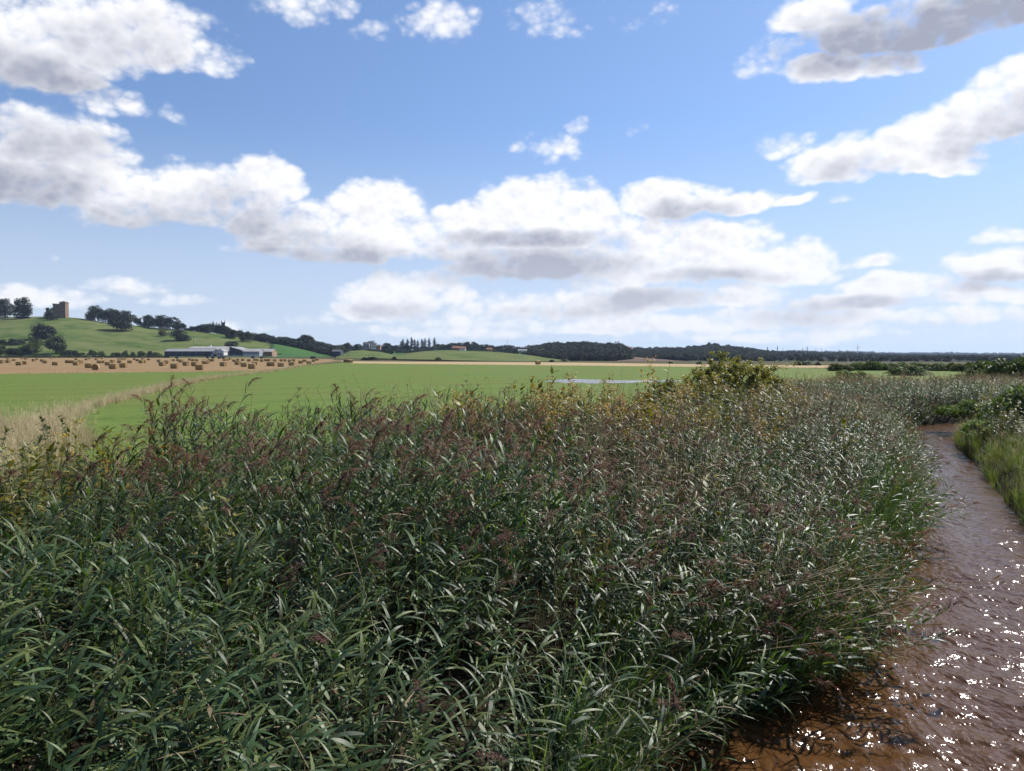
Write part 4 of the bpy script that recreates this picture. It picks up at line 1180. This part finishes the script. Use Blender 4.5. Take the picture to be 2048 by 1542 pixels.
# ---- the hawthorn among the reeds: arching limbs and yellowing leaves
def hawthorn(loc, h, w):
    root = empty('hawthorn_bush', loc)
    g = np.random.default_rng(77)
    pb = PB(); tips = []
    for i in range(74):
        a = g.uniform(0, 6.28); rr = w * .5 * g.uniform(.35, 1.0); zz = h * g.uniform(.40, .86) * (1.08 - .42 * (rr / (w * .5)) ** 2)
        b = np.array((g.normal(0, .12), g.normal(0, .12), 0)); e = np.array((rr * math.cos(a), rr * math.sin(a), zz)); m = (b + e) * .5 + np.array((0, 0, zz * .22))
        ts = np.linspace(0, 1, 9)[:, None]
        curve = (1 - ts) ** 2 * b + 2 * ts * (1 - ts) * m + ts ** 2 * e
        pb.tube(curve, np.linspace(.032, .004, 9) * g.uniform(.6, 1.2), .5, 0, 4)
        for k in range(7):
            s = curve[g.integers(3, 9)]; d = g.normal(0, 1, 3) * [.30, .30, .22] + [0, 0, .08]
            q = s + d
            pb.tube([s, (s + q) * .5 + [0, 0, .04], q], [.007, .005, .002], .5, 0, 3)
            tips.append((s, q))
    obj('trunk', pb.mesh('trunk', [LM['bark']]), root)
    S = np.array([t[0] for t in tips]); Q = np.array([t[1] for t in tips])
    n = 46000
    k = g.integers(0, len(S), n); t = g.uniform(.1, 1.1, n)[:, None]
    P = S[k] + (Q[k] - S[k]) * t + g.normal(0, .075, (n, 3))
    V, Fq = leaf_quads(P, np.tile([0, 0, 1.0], (n, 1)) + g.normal(0, .5, (n, 3)), .072, g)
    rnd = np.repeat(np.clip(g.random(len(S))[k] * .55 + g.random(n) * .45, 0, 1), 4)
    obj('crown', mesh('crown', V, Fq, TM['olive'], False, None, {'rnd': rnd}), root)
    return tag(root, 'yellowing hawthorn bush rising out of the reeds', 'bush')
p = at(1475, 760, 37)
hawthorn((p.x, 37, -.1), 3.5, 5.2)
p = at(1365, 790, 31)
b = hawthorn((p.x, 31, -.1), 2.1, 3.8); b['label'] = 'low olive bramble bush spreading left of the hawthorn'; b.name = 'bramble_bush'; b['category'] = 'bush'

# ============================================================== buildings
BM = {}
BM['stone_tower'] = surf('red_sandstone', (.145, .10, .072), (.24, .17, .118), .35, .95, .15, detail=8, bump=.4, bscale=1.2, bdist=.2)
BM['dark_clad'] = surf('dark_cladding', (.030, .035, .055), (.045, .05, .075), .4, .6, .3)
BM['grey_clad'] = surf('grey_cladding', (.20, .21, .23), (.28, .29, .31), .4, .6, .3)
BM['pale_roof'] = surf('pale_sheet_roof', (.20, .20, .21), (.27, .27, .27), .3, .6, .3)
BM['grey_roof'] = surf('fibre_cement_roof', (.24, .23, .22), (.33, .32, .31), .3, .9, .2)
BM['white_wall'] = surf('limewash', (.52, .52, .51), (.62, .62, .60), .5, .9, .2)
BM['brown_wall'] = surf('brown_boards', (.22, .14, .09), (.31, .21, .14), .4, .9, .2)
BM['slate'] = surf('slate_roof', (.07, .07, .08), (.11, .11, .12), .5, .8, .2)
BM['red_roof'] = surf('red_tile_roof', (.20, .09, .06), (.28, .13, .09), .5, .9, .2)
BM['dark_open'] = surf('dark_opening', (.012, .012, .014), (.02, .02, .022), .5, .9, .1)
BM['steel'] = surf('galvanised_steel', (.30, .31, .33), (.40, .41, .43), .5, .6, .4)
BM['turbine'] = surf('turbine_white', (.72, .73, .74), (.80, .80, .81), .1, .5, .3)

def box(bm, x0, x1, y0, y1, z0, z1):
    v = [bm.verts.new(p) for p in ((x0, y0, z0), (x1, y0, z0), (x1, y1, z0), (x0, y1, z0), (x0, y0, z1), (x1, y0, z1), (x1, y1, z1), (x0, y1, z1))]
    for f in ((3, 2, 1, 0), (4, 5, 6, 7), (0, 1, 5, 4), (1, 2, 6, 5), (2, 3, 7, 6), (3, 0, 4, 7)):
        bm.faces.new([v[i] for i in f])
def bobj(name, bm, m, parent=None, bevel=0):
    if bevel: bmesh.ops.bevel(bm, geom=list(bm.edges), offset=bevel, segments=1, affect='EDGES')
    me = bpy.data.meshes.new(name); bm.to_mesh(me); bm.free(); me.materials.append(m)
    return obj(name, me, parent)
def boxes(name, lst, m, parent=None):
    bm = bmesh.new()
    for b in lst: box(bm, *b)
    return bobj(name, bm, m, parent)

# ---- the ruined tower house: two joined blocks, corbelled parapets, cap house
def tower():
    p = H_castle.find(124, 634.5)
    root = empty('tower_house', (p.x, p.y, p.z - .6), R(40))
    root.rotation_euler = (0, 0, R(9))
    # x runs along the shaded front, the sunlit end faces +x
    w1 = obj('main_block', None) if False else None
    bm = bmesh.new(); box(bm, -9.5, 1.0, -5.5, 7.0, 0, 20.5); main = bobj('main_block', bm, BM['stone_tower'], root)
    bm = bmesh.new(); box(bm, 1.002, 9.0, -7.5, 5.5, 0, 23.2); tall = bobj('tall_block', bm, BM['stone_tower'], root)
    def parapet(x0, x1, y0, y1, z, parent, gap):
        bm = bmesh.new()
        o = .45
        box(bm, x0 - o, x1 + o, y0 - o, y1 + o, z - .9, z - .35)
        bobj('corbel_course', bm, BM['stone_tower'], parent)
        k = 0
        for (a0, a1, fx) in ((x0 - o, x1 + o, True), (y0 - o, y1 + o, False)):
            for side in (0, 1):
                s = a0
                while s < a1 - .4:
                    e = min(a1, s + 1.5)
                    ht = 1.5 if k % 2 == 0 else .8
                    if rv(0, 1) < gap: ht *= .5
                    if fx: yy = (y0 - o) if side == 0 else (y1 + o - .5); b = (s, e - .003, yy, yy + .5, z - .347, z - .35 + ht)
                    else: xx = (x0 - o) if side == 0 else (x1 + o - .5); b = (xx + .002, xx + .498, s + .5, min(e, a1 - .5) - .003 + .0, z - .346, z - .35 + ht)
                    if b[1] > b[0] + .05 and b[3] > b[2] + .05:
                        boxes('merlon', [b], BM['stone_tower'], parent)
                    s = e; k += 1
    parapet(-9.5, .5, -5.5, 7.0, 20.5, main, .5)
    parapet(1.0, 9.0, -7.5, 5.5, 23.2, tall, .2)
    # cap house with its gable and the stair turret
    bm = bmesh.new(); box(bm, 2.0, 6.0, -2, 4, 23.2, 25.4); bobj('cap_house', bm, BM['stone_tower'], tall)
    for x, z in ((3.2, 8), (6.5, 8), (3.2, 14), (6.6, 14), (5.0, 19)):
        boxes('window', [(x - .4, x + .4, -7.53, -7.2, z, z + 1.5)], BM['dark_open'], tall)
    for x, z in ((-7, 7), (-3, 7), (-6, 13), (-2.5, 16)):
        boxes('window', [(x - .4, x + .4, -5.53, -5.2, z, z + 1.5)], BM['dark_open'], main)
    for y, z in ((-3, 9), (2, 9), (-1, 16)):
        boxes('window', [(8.7, 9.03, y - .4, y + .4, z, z + 1.5)], BM['dark_open'], tall)
    s = 22.6 / 24.5
    root.scale = (s, s, s)
    return tag(root, 'ruined sandstone tower house on the green hilltop', 'tower')
tower()

# ---- church tower among the trees
def church():
    p = H_castle.find(431, 664)
    h = 28 * p.y / F_PX
    root = empty('church_tower', (p.x, p.y + 30, p.z), R(20))
    bm = bmesh.new(); box(bm, -2.6, 2.6, -2.6, 2.6, 0, h * .82); bobj('shaft', bm, BM['slate'], root)
    boxes('parapet', [(-2.9, 2.9, -2.9, 2.9, h * .82, h * .85)], BM['slate'], root)
    for sx in (-1, 1):
        for sy in (-1, 1):
            bm = bmesh.new()
            bmesh.ops.create_cone(bm, segments=6, radius1=.75, radius2=.08, depth=h * .20, cap_ends=True, matrix=Matrix.Translation((sx * 2.4, sy * 2.4, h * .95)))
            bobj('pinnacle', bm, BM['slate'], root)
    boxes('window', [(-.7, .7, -2.63, -2.3, h * .6, h * .72)], BM['dark_open'], root)
    return tag(root, 'dark church tower with corner pinnacles above the trees', 'church tower')
church()

# ---- farm sheds: gabled, long side or gable to the viewer
def shed(name, px0, px1, base, eave, ridge, Y, deep, wall, roof, label, cat='shed', gable_front=False, ridge_frac=.5, extra=None, rz=0.0):
    a, b = at(px0, base, Y), at(px1, base, Y)
    W = b.x - a.x; z0 = a.z - .4
    he = at(px0, eave, Y).z - z0; hr = at(px0, ridge, Y + (0 if gable_front else deep * ridge_frac)).z - z0
    root = empty(name, (a.x, Y, z0), rz)
    bm = bmesh.new()
    if gable_front:
        prof = [(0, 0), (W, 0), (W, he), (W * ridge_frac, hr), (0, he)]
        f = [bm.verts.new((x, 0, z)) for x, z in prof]; g = [bm.verts.new((x, deep, z)) for x, z in prof]
    else:
        prof = [(0, 0), (deep, 0), (deep, he), (deep * ridge_frac, hr), (0, he)]
        f = [bm.verts.new((W, y, z)) for y, z in prof]; g = [bm.verts.new((0, y, z)) for y, z in prof]
    bm.faces.new(f); bm.faces.new(g[::-1])
    for i in range(5): bm.faces.new((f[(i + 1) % 5], f[i], g[i], g[(i + 1) % 5]))
    bmesh.ops.recalc_face_normals(bm, faces=bm.faces)
    bobj('wall', bm, wall, root)
    bm = bmesh.new(); o = .35; th = .18
    if gable_front:
        sl = [((-o, he - .1), (W * ridge_frac, hr + .05)), ((W * ridge_frac, hr + .05), (W + o, he - .1))]
        for (xa, za), (xb, zb) in sl:
            v = [bm.verts.new(q) for q in ((xa, -o, za + .05), (xb, -o, zb + .05), (xb, deep + o, zb + .05), (xa, deep + o, za + .05), (xa, -o, za + .05 + th), (xb, -o, zb + .05 + th), (xb, deep + o, zb + .05 + th), (xa, deep + o, za + .05 + th))]
            for fc in ((3, 2, 1, 0), (4, 5, 6, 7), (0, 1, 5, 4), (1, 2, 6, 5), (2, 3, 7, 6), (3, 0, 4, 7)): bm.faces.new([v[i] for i in fc])
    else:
        sl = [((-o, he - .1), (deep * ridge_frac, hr + .05)), ((deep * ridge_frac, hr + .05), (deep + o, he - .1))]
        for (ya, za), (yb, zb) in sl:
            v = [bm.verts.new(q) for q in ((-o, ya, za + .05), (W + o, ya, za + .05), (W + o, yb, zb + .05), (-o, yb, zb + .05), (-o, ya, za + .05 + th), (W + o, ya, za + .05 + th), (W + o, yb, zb + .05 + th), (-o, yb, zb + .05 + th))]
            for fc in ((3, 2, 1, 0), (4, 5, 6, 7), (0, 1, 5, 4), (1, 2, 6, 5), (2, 3, 7, 6), (3, 0, 4, 7)): bm.faces.new([v[i] for i in fc])
    bobj('roof', bm, roof, root)
    for nm, x0, x1, h0, h1, m in (extra or ()):
        boxes(nm, [(W * x0, W * x1, -.12, -.005, he * h0, he * h1)], m, root)
    return tag(root, label, cat)
FY = 720
shed('farm_shed', 377, 452, 712, 697, 693.5, FY + 70, 22, BM['grey_clad'], BM['grey_roof'], 'long grey roofed farm shed showing behind the others')
shed('farm_shed', 329, 425, 712.3, 702.8, 698.0, FY, 16, BM['dark_clad'], BM['pale_roof'], 'long low farm shed with dark front and pale roof', extra=[('door', .97, .995, .0, .45, BM['white_wall'])] + [('bay_post', .1 + .14 * k, .103 + .14 * k, 0, .98, BM['grey_clad']) for k in range(6)])
shed('farm_shed', 426, 460, 712, 702.5, 697.5, FY + 24, 16, BM['grey_clad'], BM['grey_roof'], 'grey farm shed just behind the white gabled cottage')
shed('farm_cottage', 433.5, 447.5, 711.8, 703.5, 697.8, FY + 4, 10, BM['white_wall'], BM['pale_roof'], 'small white gabled farm cottage between the sheds', 'cottage', True, extra=[('window', .2, .38, .35, .7, BM['dark_open']), ('door', .55, .72, 0, .7, BM['dark_open'])])
shed('farm_barn', 459, 484.5, 712.2, 700.8, 693.8, FY + 2, 30, BM['dark_clad'], BM['pale_roof'], 'tall dark farm barn with bright white sloping roof', 'barn', True, .05, extra=[('base_wall', 0, 1, 0, .28, BM['grey_clad'])])
shed('farm_shed', 485.5, 518.5, 712.4, 703.2, 698.0, FY - 2, 16, BM['grey_clad'], BM['grey_roof'], 'grey farm shed with a row of white panels along its foot', extra=[('panel', .02 + .122 * k, .125 + .122 * k, .02, .46, BM['white_wall']) for k in range(8)])
shed('farm_shed', 519.5, 544, 712.2, 703.5, 698.2, FY + 10, 16, BM['brown_wall'], BM['grey_roof'], 'brown boarded farm shed at the right end of the farm', extra=[('bay_post', .02 + .24 * k, .05 + .24 * k, 0, .98, BM['dark_open']) for k in range(5)])
p = at(421, 697, FY + 95); boxes('farm_chimney', [(p.x - 1, p.x + 1, p.y - 1, p.y + 1, p.z - 6, p.z + 3.6)], BM['white_wall']); bpy.data.objects['farm_chimney'].name = 'farm_silo'
tag(bpy.data.objects['farm_silo'], 'short white tower poking above the farm roofs', 'silo')
shed('field_barn', 664, 681, 713, 703, 700, 760, 14, BM['dark_clad'], BM['slate'], 'small dark barn left of the grassy knoll', 'barn')
for px0, px1, b_, e, r_, w_, rf, lab in ((742, 752, 698, 690, 686.5, 'white_wall', 'slate', 'pale walled house among trees left of the poplars'), (726, 738, 698, 688.5, 684.5, 'grey_clad', 'slate', 'grey house with steep roof among the village trees'), (752, 760, 699, 692, 689.5, 'brown_wall', 'slate', 'little brown house at the right of the village houses'),
    (905, 918, 701, 696, 692.5, 'brown_wall', 'red_roof', 'red roofed cottage below the right of the poplars'), (919, 931, 701, 696.5, 693, 'white_wall', 'red_roof', 'pale cottage with red roof beside another in the trees'), (973, 984, 703, 698.5, 696, 'brown_wall', 'red_roof', 'low red roofed house before the trees right of the cottages'), (1866 - 830, 1054, 704, 701, 699, 'white_wall', 'grey_roof', 'long pale low building before the distant trees')):
    shed('village_house', px0, px1, b_, e, r_, 1050, 9, BM[w_], BM[rf], lab, 'house', extra=[('window', .2, .32, .4, .75, BM['dark_open']), ('window', .65, .77, .4, .75, BM['dark_open'])])
shed('far_house', 1846, 1860, 718.5, 714, 712.5, 2200, 12, BM['white_wall'], BM['grey_roof'], 'tiny pale farmhouse on the far hills at the right', 'house')
shed('far_house', 1640, 1650, 709.5, 707, 706, 2900, 12, BM['white_wall'], BM['grey_roof'], 'tiny pale building high on the far hills below the pylons', 'house')

# =================================================================== bales
BALE = {}
BALE['straw'] = surf('baled_straw', (.27, .185, .083), (.40, .295, .15), 5.0, 1.0, .1, detail=7, bump=.8, bscale=16, bdist=.04, stretch=(5, .6, .6))
BALE['end'] = surf('bale_end', (.17, .11, .048), (.30, .205, .10), 4.0, 1.0, .1, detail=7, bump=.8, bscale=14, bdist=.05)
BALE['wrap'] = surf('black_wrap', (.012, .012, .014), (.02, .02, .024), 2.0, .45, .5)
def bale_meshes(r, L, seed):
    g = np.random.default_rng(seed); n, k = 28, 7
    V = []; Fs = []
    for j in range(k):
        x = -L / 2 + L * j / (k - 1); rr = r * (1 - .035 * abs(2 * j / (k - 1) - 1) ** 4)
        for i in range(n):
            a = 2 * math.pi * i / n; q = rr * (1 + g.normal(0, .008)); z = q * math.sin(a)
            if z < -.86 * r: z = -.86 * r - (z + .86 * r) * -.25        # settled flat underneath
            V.append((x + g.normal(0, .012), q * math.cos(a), z + .88 * r))
    for j in range(k - 1):
        for i in range(n):
            Fs.append((j * n + i, j * n + (i + 1) % n, (j + 1) * n + (i + 1) % n, (j + 1) * n + i))
    body = mesh('roll', V, np.array(Fs)[:, ::-1], BALE['straw'], True)
    ends = []
    for s, j in ((-1, 0), (1, k - 1)):
        W = []; T = []
        rings = 5
        ring0 = np.array(V[j * n:(j + 1) * n]); c = ring0.mean(0)
        for q in range(rings):
            f = 1 - q / rings
            for i in range(n):
                p = c + (ring0[i] - c) * f
                W.append((p[0] + s * (.02 + .015 * (q % 2)), p[1], p[2]))
        W.append((c[0] + s * .03, c[1], c[2]))
        for q in range(rings - 1):
            for i in range(n): T.append((q * n + i, q * n + (i + 1) % n, (q + 1) * n + (i + 1) % n, (q + 1) * n + i))
        for i in range(n): T.append(((rings - 1) * n + i, (rings - 1) * n + (i + 1) % n, rings * n))
        if s > 0: T = [t for t in T]
        else: T = [t[::-1] for t in T]
        ends.append(mesh('end_face', W, T, BALE['end'], False))
    return body, ends
BMESH = [bale_meshes(.64, 1.30, 300 + i) for i in range(4)]
nb = [0]
def bale(px, py, label, group=None, yaw=None, Y=None, z=0.02, wrap=False):
    nb[0] += 1
    p = gnd(px, py) if Y is None else at(px, py, Y)
    body, ends = BMESH[nb[0] % 4]
    root = empty('round_bale', (p.x, p.y, z), yaw if yaw is not None else rv(-.45, .45) + math.atan2(-p.x, p.y) * .0)
    obj('roll', body, root)
    for e in ends: obj('end_face', e, root)
    return tag(root, label, 'bale', group)
# (zoomed x, zoomed y of foot) read off two enlargements of the photo
za = [(100, 955), (178, 972), (285, 950), (332, 955), (25, 1002), (107, 998), (243, 1030), (318, 1018), (435, 978), (473, 962), (542, 982), (578, 1003), (660, 945), (868, 1000), (930, 1000), (977, 1030), (1027, 1008), (975, 962), (1107, 962), (1150, 948), (1235, 962), (1308, 950), (1268, 1003), (1306, 1002), (1437, 998), (1532, 1000), (1520, 960), (1565, 962), (1595, 960), (1660, 1002), (1725, 962), (1765, 978), (1830, 958), (1808, 1002), (1842, 998), (1905, 965)]
zb = [(110, 690), (148, 735), (200, 708), (280, 675), (340, 677), (375, 692), (433, 732), (517, 677), (560, 678), (480, 670), (655, 690), (650, 712), (685, 710), (718, 680), (757, 680), (883, 738), (1013, 685), (900, 673), (962, 662), (1057, 722), (1258, 725), (1195, 682), (1265, 674), (1293, 678), (1350, 685), (1395, 678), (1435, 680), (1505, 684), (1440, 735), (1472, 736), (1573, 745), (1585, 682), (1625, 680), (1685, 690), (1730, 682), (1710, 738), (1813, 705), (1860, 684), (1915, 720), (1970, 684), (2015, 670), (1120, 675), (1060, 672), (930, 671)]
NEAR = [(177.5, 735.8, .25, 'bale half hidden behind the bale whose round end shows'), (191, 740.4, 1.92, 'nearest bale with its dark round end turned to the viewer'), (226.5, 738, .1, 'large bale just right of the one showing its round end'), (247, 735.5, .05, 'bale second to the right of the one showing its round end'),
 (110.5, 731, .3, 'wide near bale standing apart at the left of the stubble'), (215.5, 731, .35, 'bale close behind the large bale in the left foreground of the stubble'), (349, 737.3, .05, 'near bale below the left end of the farm sheds'), (399.5, 740, .12, 'nearest bale below the farm, closest to the green strip'), (488, 733.8, .2, 'wide near bale below the grey shed with white panels'), (504, 737.8, .08, 'near bale at right, closest to the dry grass ditch'), (389.5, 732.5, -.2, 'bale just behind the nearest bale below the farm')]
for px, py, yaw, lab in NEAR: bale(px, py, lab, None, yaw)
bale_lab = 'round straw bale lying among many on the farther stubble'
for zx, zy in za: bale(zx / 6.4, 570 + zy / 6.4, bale_lab, 'bales on the far stubble')
for zx, zy in zb: bale(300 + zx / 6.02, 610 + zy / 6.02, bale_lab, 'bales on the far stubble')
for px in (691, 694.5, 698): bale(px, 725, 'bale in the short row at the far end of the ditch', 'bales in a row at the ditch end', 1.2 + rv(-.2, .2))
bale(702, 725.3, 'bale at the right end of the short row by the ditch end', None, .3)
bale(1076, 729, 'lone dark bale on the thin pale stubble across the field', None, .3)
for zx, zy in ((325, 643), (695, 643), (757, 647), (835, 647), (885, 647), (1240, 644), (1343, 645), (1975, 648), (1950, 648)):
    p = gnd(300 + zx / 6.02, 610 + zy / 6.02)
    root = empty('wrapped_bale', (p.x, p.y, 0), rv(-.5, .5), 1.45)
    c = BMESH[nb[0] % 4]; nb[0] += 1
    me = c[0].copy(); me.materials.clear(); me.materials.append(BALE['wrap']); obj('roll', me, root)
    for e in c[1]:
        m2 = e.copy(); m2.materials.clear(); m2.materials.append(BALE['wrap']); obj('end_face', m2, root)
    tag(root, 'black wrapped bale at the back of the stubble before the farm', 'bale', 'black bales before the farm')

# ======================================================= pylons and turbine
def lattice(H, arms=True):
    pb = PB()
    w = H * .085
    for sx in (-1, 1):
        for sy in (-1, 1):
            pb.tube([(sx * w, sy * w, 0), (sx * w * .35, sy * w * .35, H * .6), (sx * .25, sy * .25, H)], [1.0, .8, .6], .5)
    for k in range(7):
        z0, z1 = H * (.02 + .12 * k), H * (.14 + .12 * k)
        def ww(z): return np.interp(z, [0, H * .6, H], [w, w * .35, .25])
        for s in (-1, 1):
            pb.tube([(-ww(z0), s * ww(z0), z0), (ww(z1), s * ww(z1), z1)], [.45, .45], .5)
            pb.tube([(ww(z0), s * ww(z0), z0), (-ww(z1), s * ww(z1), z1)], [.2, .2], .5)
    body = pb.mesh('lattice', [BM['steel']], False)
    ar = []
    for z, L in ((.68, .17), (.80, .21), (.92, .15)):
        q = PB()
        q.tube([(-L * H, 0, z * H), (0, 0, z * H + .035 * H), (L * H, 0, z * H)], [.5, .8, .5], .5)
        q.tube([(-L * H, 0, z * H), (L * H, 0, z * H)], [.25, .25], .5)
        for s in (-1, 1): q.tube([(s * L * H, 0, z * H), (s * L * H, 0, z * H - .05 * H)], [.2, .2], .5)
        ar.append(q.mesh('cross_arm', [BM['steel']], False))
    return body, ar
LAT = lattice(46)
pyl = [(1535, 693, 707), (1555, 691.5, 705), (1566, 696, 704), (1592, 695.5, 705), (1606, 695.5, 706), (1614.5, 692.5, 706), (1632, 696, 708), (1643, 696, 708), (1677, 698, 708), (1707.5, 700, 709), (1747, 701, 711), (1790, 704, 712), (1802, 704.5, 712), (1843, 705.5, 713), (1881, 701, 711), (1894, 704.5, 712), (1940, 705, 713), (1951, 706, 713), (2018, 706, 713), (1501, 696, 706)]
for i, (px, t_, b_) in enumerate(pyl):
    Y = 46 * F_PX / ((b_ - t_) * 1.25); Y = min(max(Y, 3150), 5500)
    p = at(px, t_, Y)
    root = empty('power_pylon', (p.x, Y, p.z - 46), R(20 + 17 * i % 60))
    obj('lattice', LAT[0], root)
    for a in LAT[1]: obj('cross_arm', a, root)
    tag(root, 'steel power pylon standing along the far skyline on the right', 'pylon', 'pylons on the skyline')
def turbine():
    Y = 4200; p = at(1715.5, 694.5, Y)
    root = empty('wind_turbine', (p.x, Y, p.z - 38), R(-10))
    pb = PB(); pb.tube([(0, 0, -6), (0, 0, 20), (0, 0, 38)], [2.0, 1.7, 1.3], .5, 0, 10); obj('tower', pb.mesh('tower', [BM['turbine']]), root)
    boxes('nacelle', [(-1, 1, -2.2, 2.6, 37.4, 39.4)], BM['turbine'], root)
    for k in range(3):
        a = R(95 + 120 * k); pb = PB(); d = np.array((math.cos(a), 0, math.sin(a))); s = np.array((-math.sin(a), .25, math.cos(a)))
        pb.strip([d * 0 + (0, -2.5, 38.4), d * 4 + (0, -2.5, 38.4), d * 12 + (0, -2.5, 38.4), d * 19 + (0, -2.5, 38.4)], [1.6, 2.8, 2.0, .7], s, .5); obj('blade', pb.mesh('blade', [BM['turbine']]), root)
    return tag(root, 'white three bladed wind turbine on the far skyline', 'wind turbine')
turbine()
def mast(px, t_, b_, Y, label, cat='mast', arms=False):
    p, q = at(px, t_, Y), at(px, b_, Y)
    root = empty('radio_mast' if not arms else 'pole_frame', (q.x, Y, q.z))
    h = p.z - q.z
    if arms:
        for s in (-1, 1):
            pb = PB(); pb.tube([(s * 2.2, 0, 0), (s * 2.2, 0, h)], [.5, .45], .5, 0, 6); obj('post', pb.mesh('post', [BM['slate']]), root)
        boxes('cross_beam', [(-4.2, 4.2, -.3, .3, h * .82, h * .82 + .8)], BM['slate'], root)
    else:
        pb = PB(); pb.tube([(0, 0, 0), (0, 0, h)], [.4, .2], .5, 0, 6); obj('shaft', pb.mesh('shaft', [BM['steel']]), root)
        boxes('aerial', [(-.9, .9, -.2, .2, h * .8, h * .84)], BM['steel'], root)
    return tag(root, label, cat)
mast(1014.5, 680.5, 697, 1250, 'thin mast sticking up above the village trees')
mast(1234, 681.5, 700, 1260, 'twin posted frame standing on the crest of the central wood', 'pole', True)
mast(390.5, 672, 688, 900, 'slender pole standing on the hill pasture above the farm', 'pole')

# ================================================== single plants that stand out
def umbel(loc, H, seed, label):
    g = np.random.default_rng(seed)
    root = empty('cow_parsnip', loc)
    pb = PB(); ends = []
    st = [np.array((g.normal(0, .03) * t, g.normal(0, .03) * t, H * t)) for t in (0, .3, .6, .85)]
    pb.tube(st, [.010, .008, .006, .005], .5, 0, 5)
    for i in range(6):
        b = st[2] + (st[3] - st[2]) * g.uniform(-.8, 1); a = g.uniform(0, 6.28); L = g.uniform(.22, .45)
        e = b + np.array((math.cos(a) * L * .75, math.sin(a) * L * .75, L * .85))
        pb.tube([b, (b + e) / 2 + [0, 0, .03], e], [.004, .0035, .003], .5, 0, 4); ends.append(e)
    obj('stem', pb.mesh('stem', [LM['bark']]), root)
    for e in ends:
        q = PB()
        for k in range(14):
            a = 2.4 * k; r = .012 * math.sqrt(k + 1) * 1.6
            tip = e + np.array((math.cos(a) * r, math.sin(a) * r, .06 + g.normal(0, .006)))
            q.tube([e, tip], [.002, .0015], .5, 0, 3)
            for m_ in range(3): arc_leaf(q, tip, g.uniform(0, 6.28), g.uniform(.2, 1), .018, .010, .3, .5, 1, 3)
        obj('seed_head', q.mesh('seed_head', [LM['bark'], LM['reed_dry']], False), root)
    return tag(root, label, 'plant')
for px, py, Y, lab, sd in ((575, 778, 17, 'dead umbel plant with dark seed heads left of the middle reeds', 1), (598, 782, 17.5, 'smaller dead umbel plant just right of another', 2), (930, 764, 22, 'dead branching umbel plant above the middle of the reed bed', 3), (948, 768, 22.5, 'thin dead umbel plant beside a taller one at mid picture', 4)):
    p = at(px, py, Y); zb = float(height(p.x, p.y))
    umbel((p.x, p.y, zb), p.z - zb, sd, lab)

# ==================================================================== haze
bm = bmesh.new(); box(bm, -9400, 9400, -9400, 9400, -3.2, 112)
hz = bpy.data.meshes.new('haze'); bm.to_mesh(hz); bm.free()
m = bpy.data.materials.new('valley_haze'); m.use_nodes = True; t = m.node_tree; t.nodes.clear()
pv = t.nodes.new('ShaderNodeVolumePrincipled'); out = t.nodes.new('ShaderNodeOutputMaterial')
pv.inputs['Color'].default_value = (.58, .74, 1.0, 1); pv.inputs['Density'].default_value = HAZE_DENSITY; pv.inputs['Anisotropy'].default_value = .15
t.links.new(pv.outputs[0], out.inputs['Volume'])
hz.materials.append(m)
tag(obj('haze', hz), 'thin pale summer haze over the valley', 'haze', kind='stuff')

# tell members of the countable rows apart by their place in the row
ORD = ['first', 'second', 'third', 'fourth', 'fifth', 'sixth', 'seventh', 'eighth', 'ninth', 'tenth', 'eleventh', 'twelfth', 'thirteenth', 'fourteenth', 'fifteenth', 'sixteenth', 'seventeenth', 'eighteenth', 'nineteenth', 'twentieth']
for grp, form in (('row of poplars', 'tall narrow poplar, %s from the left in the distant row'), ('pylons on the skyline', 'steel pylon on the far skyline, %s from the left'), ('hedgerow bushes', 'rounded bush, %s from the left in the hedgerow beyond the field'),
                  ('shrubs along the hill foot', 'small shrub at the hill foot, %s from the left in the row'), ('black bales before the farm', 'black wrapped bale before the farm, %s from the left'), ('bales in a row at the ditch end', 'bale at the ditch end, %s from the left in the short row')):
    mem = sorted((o for o in COL.objects if o.get('group') == grp), key=lambda o: o.location.x / o.location.y)
    for k, o in enumerate(mem): o['label'] = form % ORD[k]
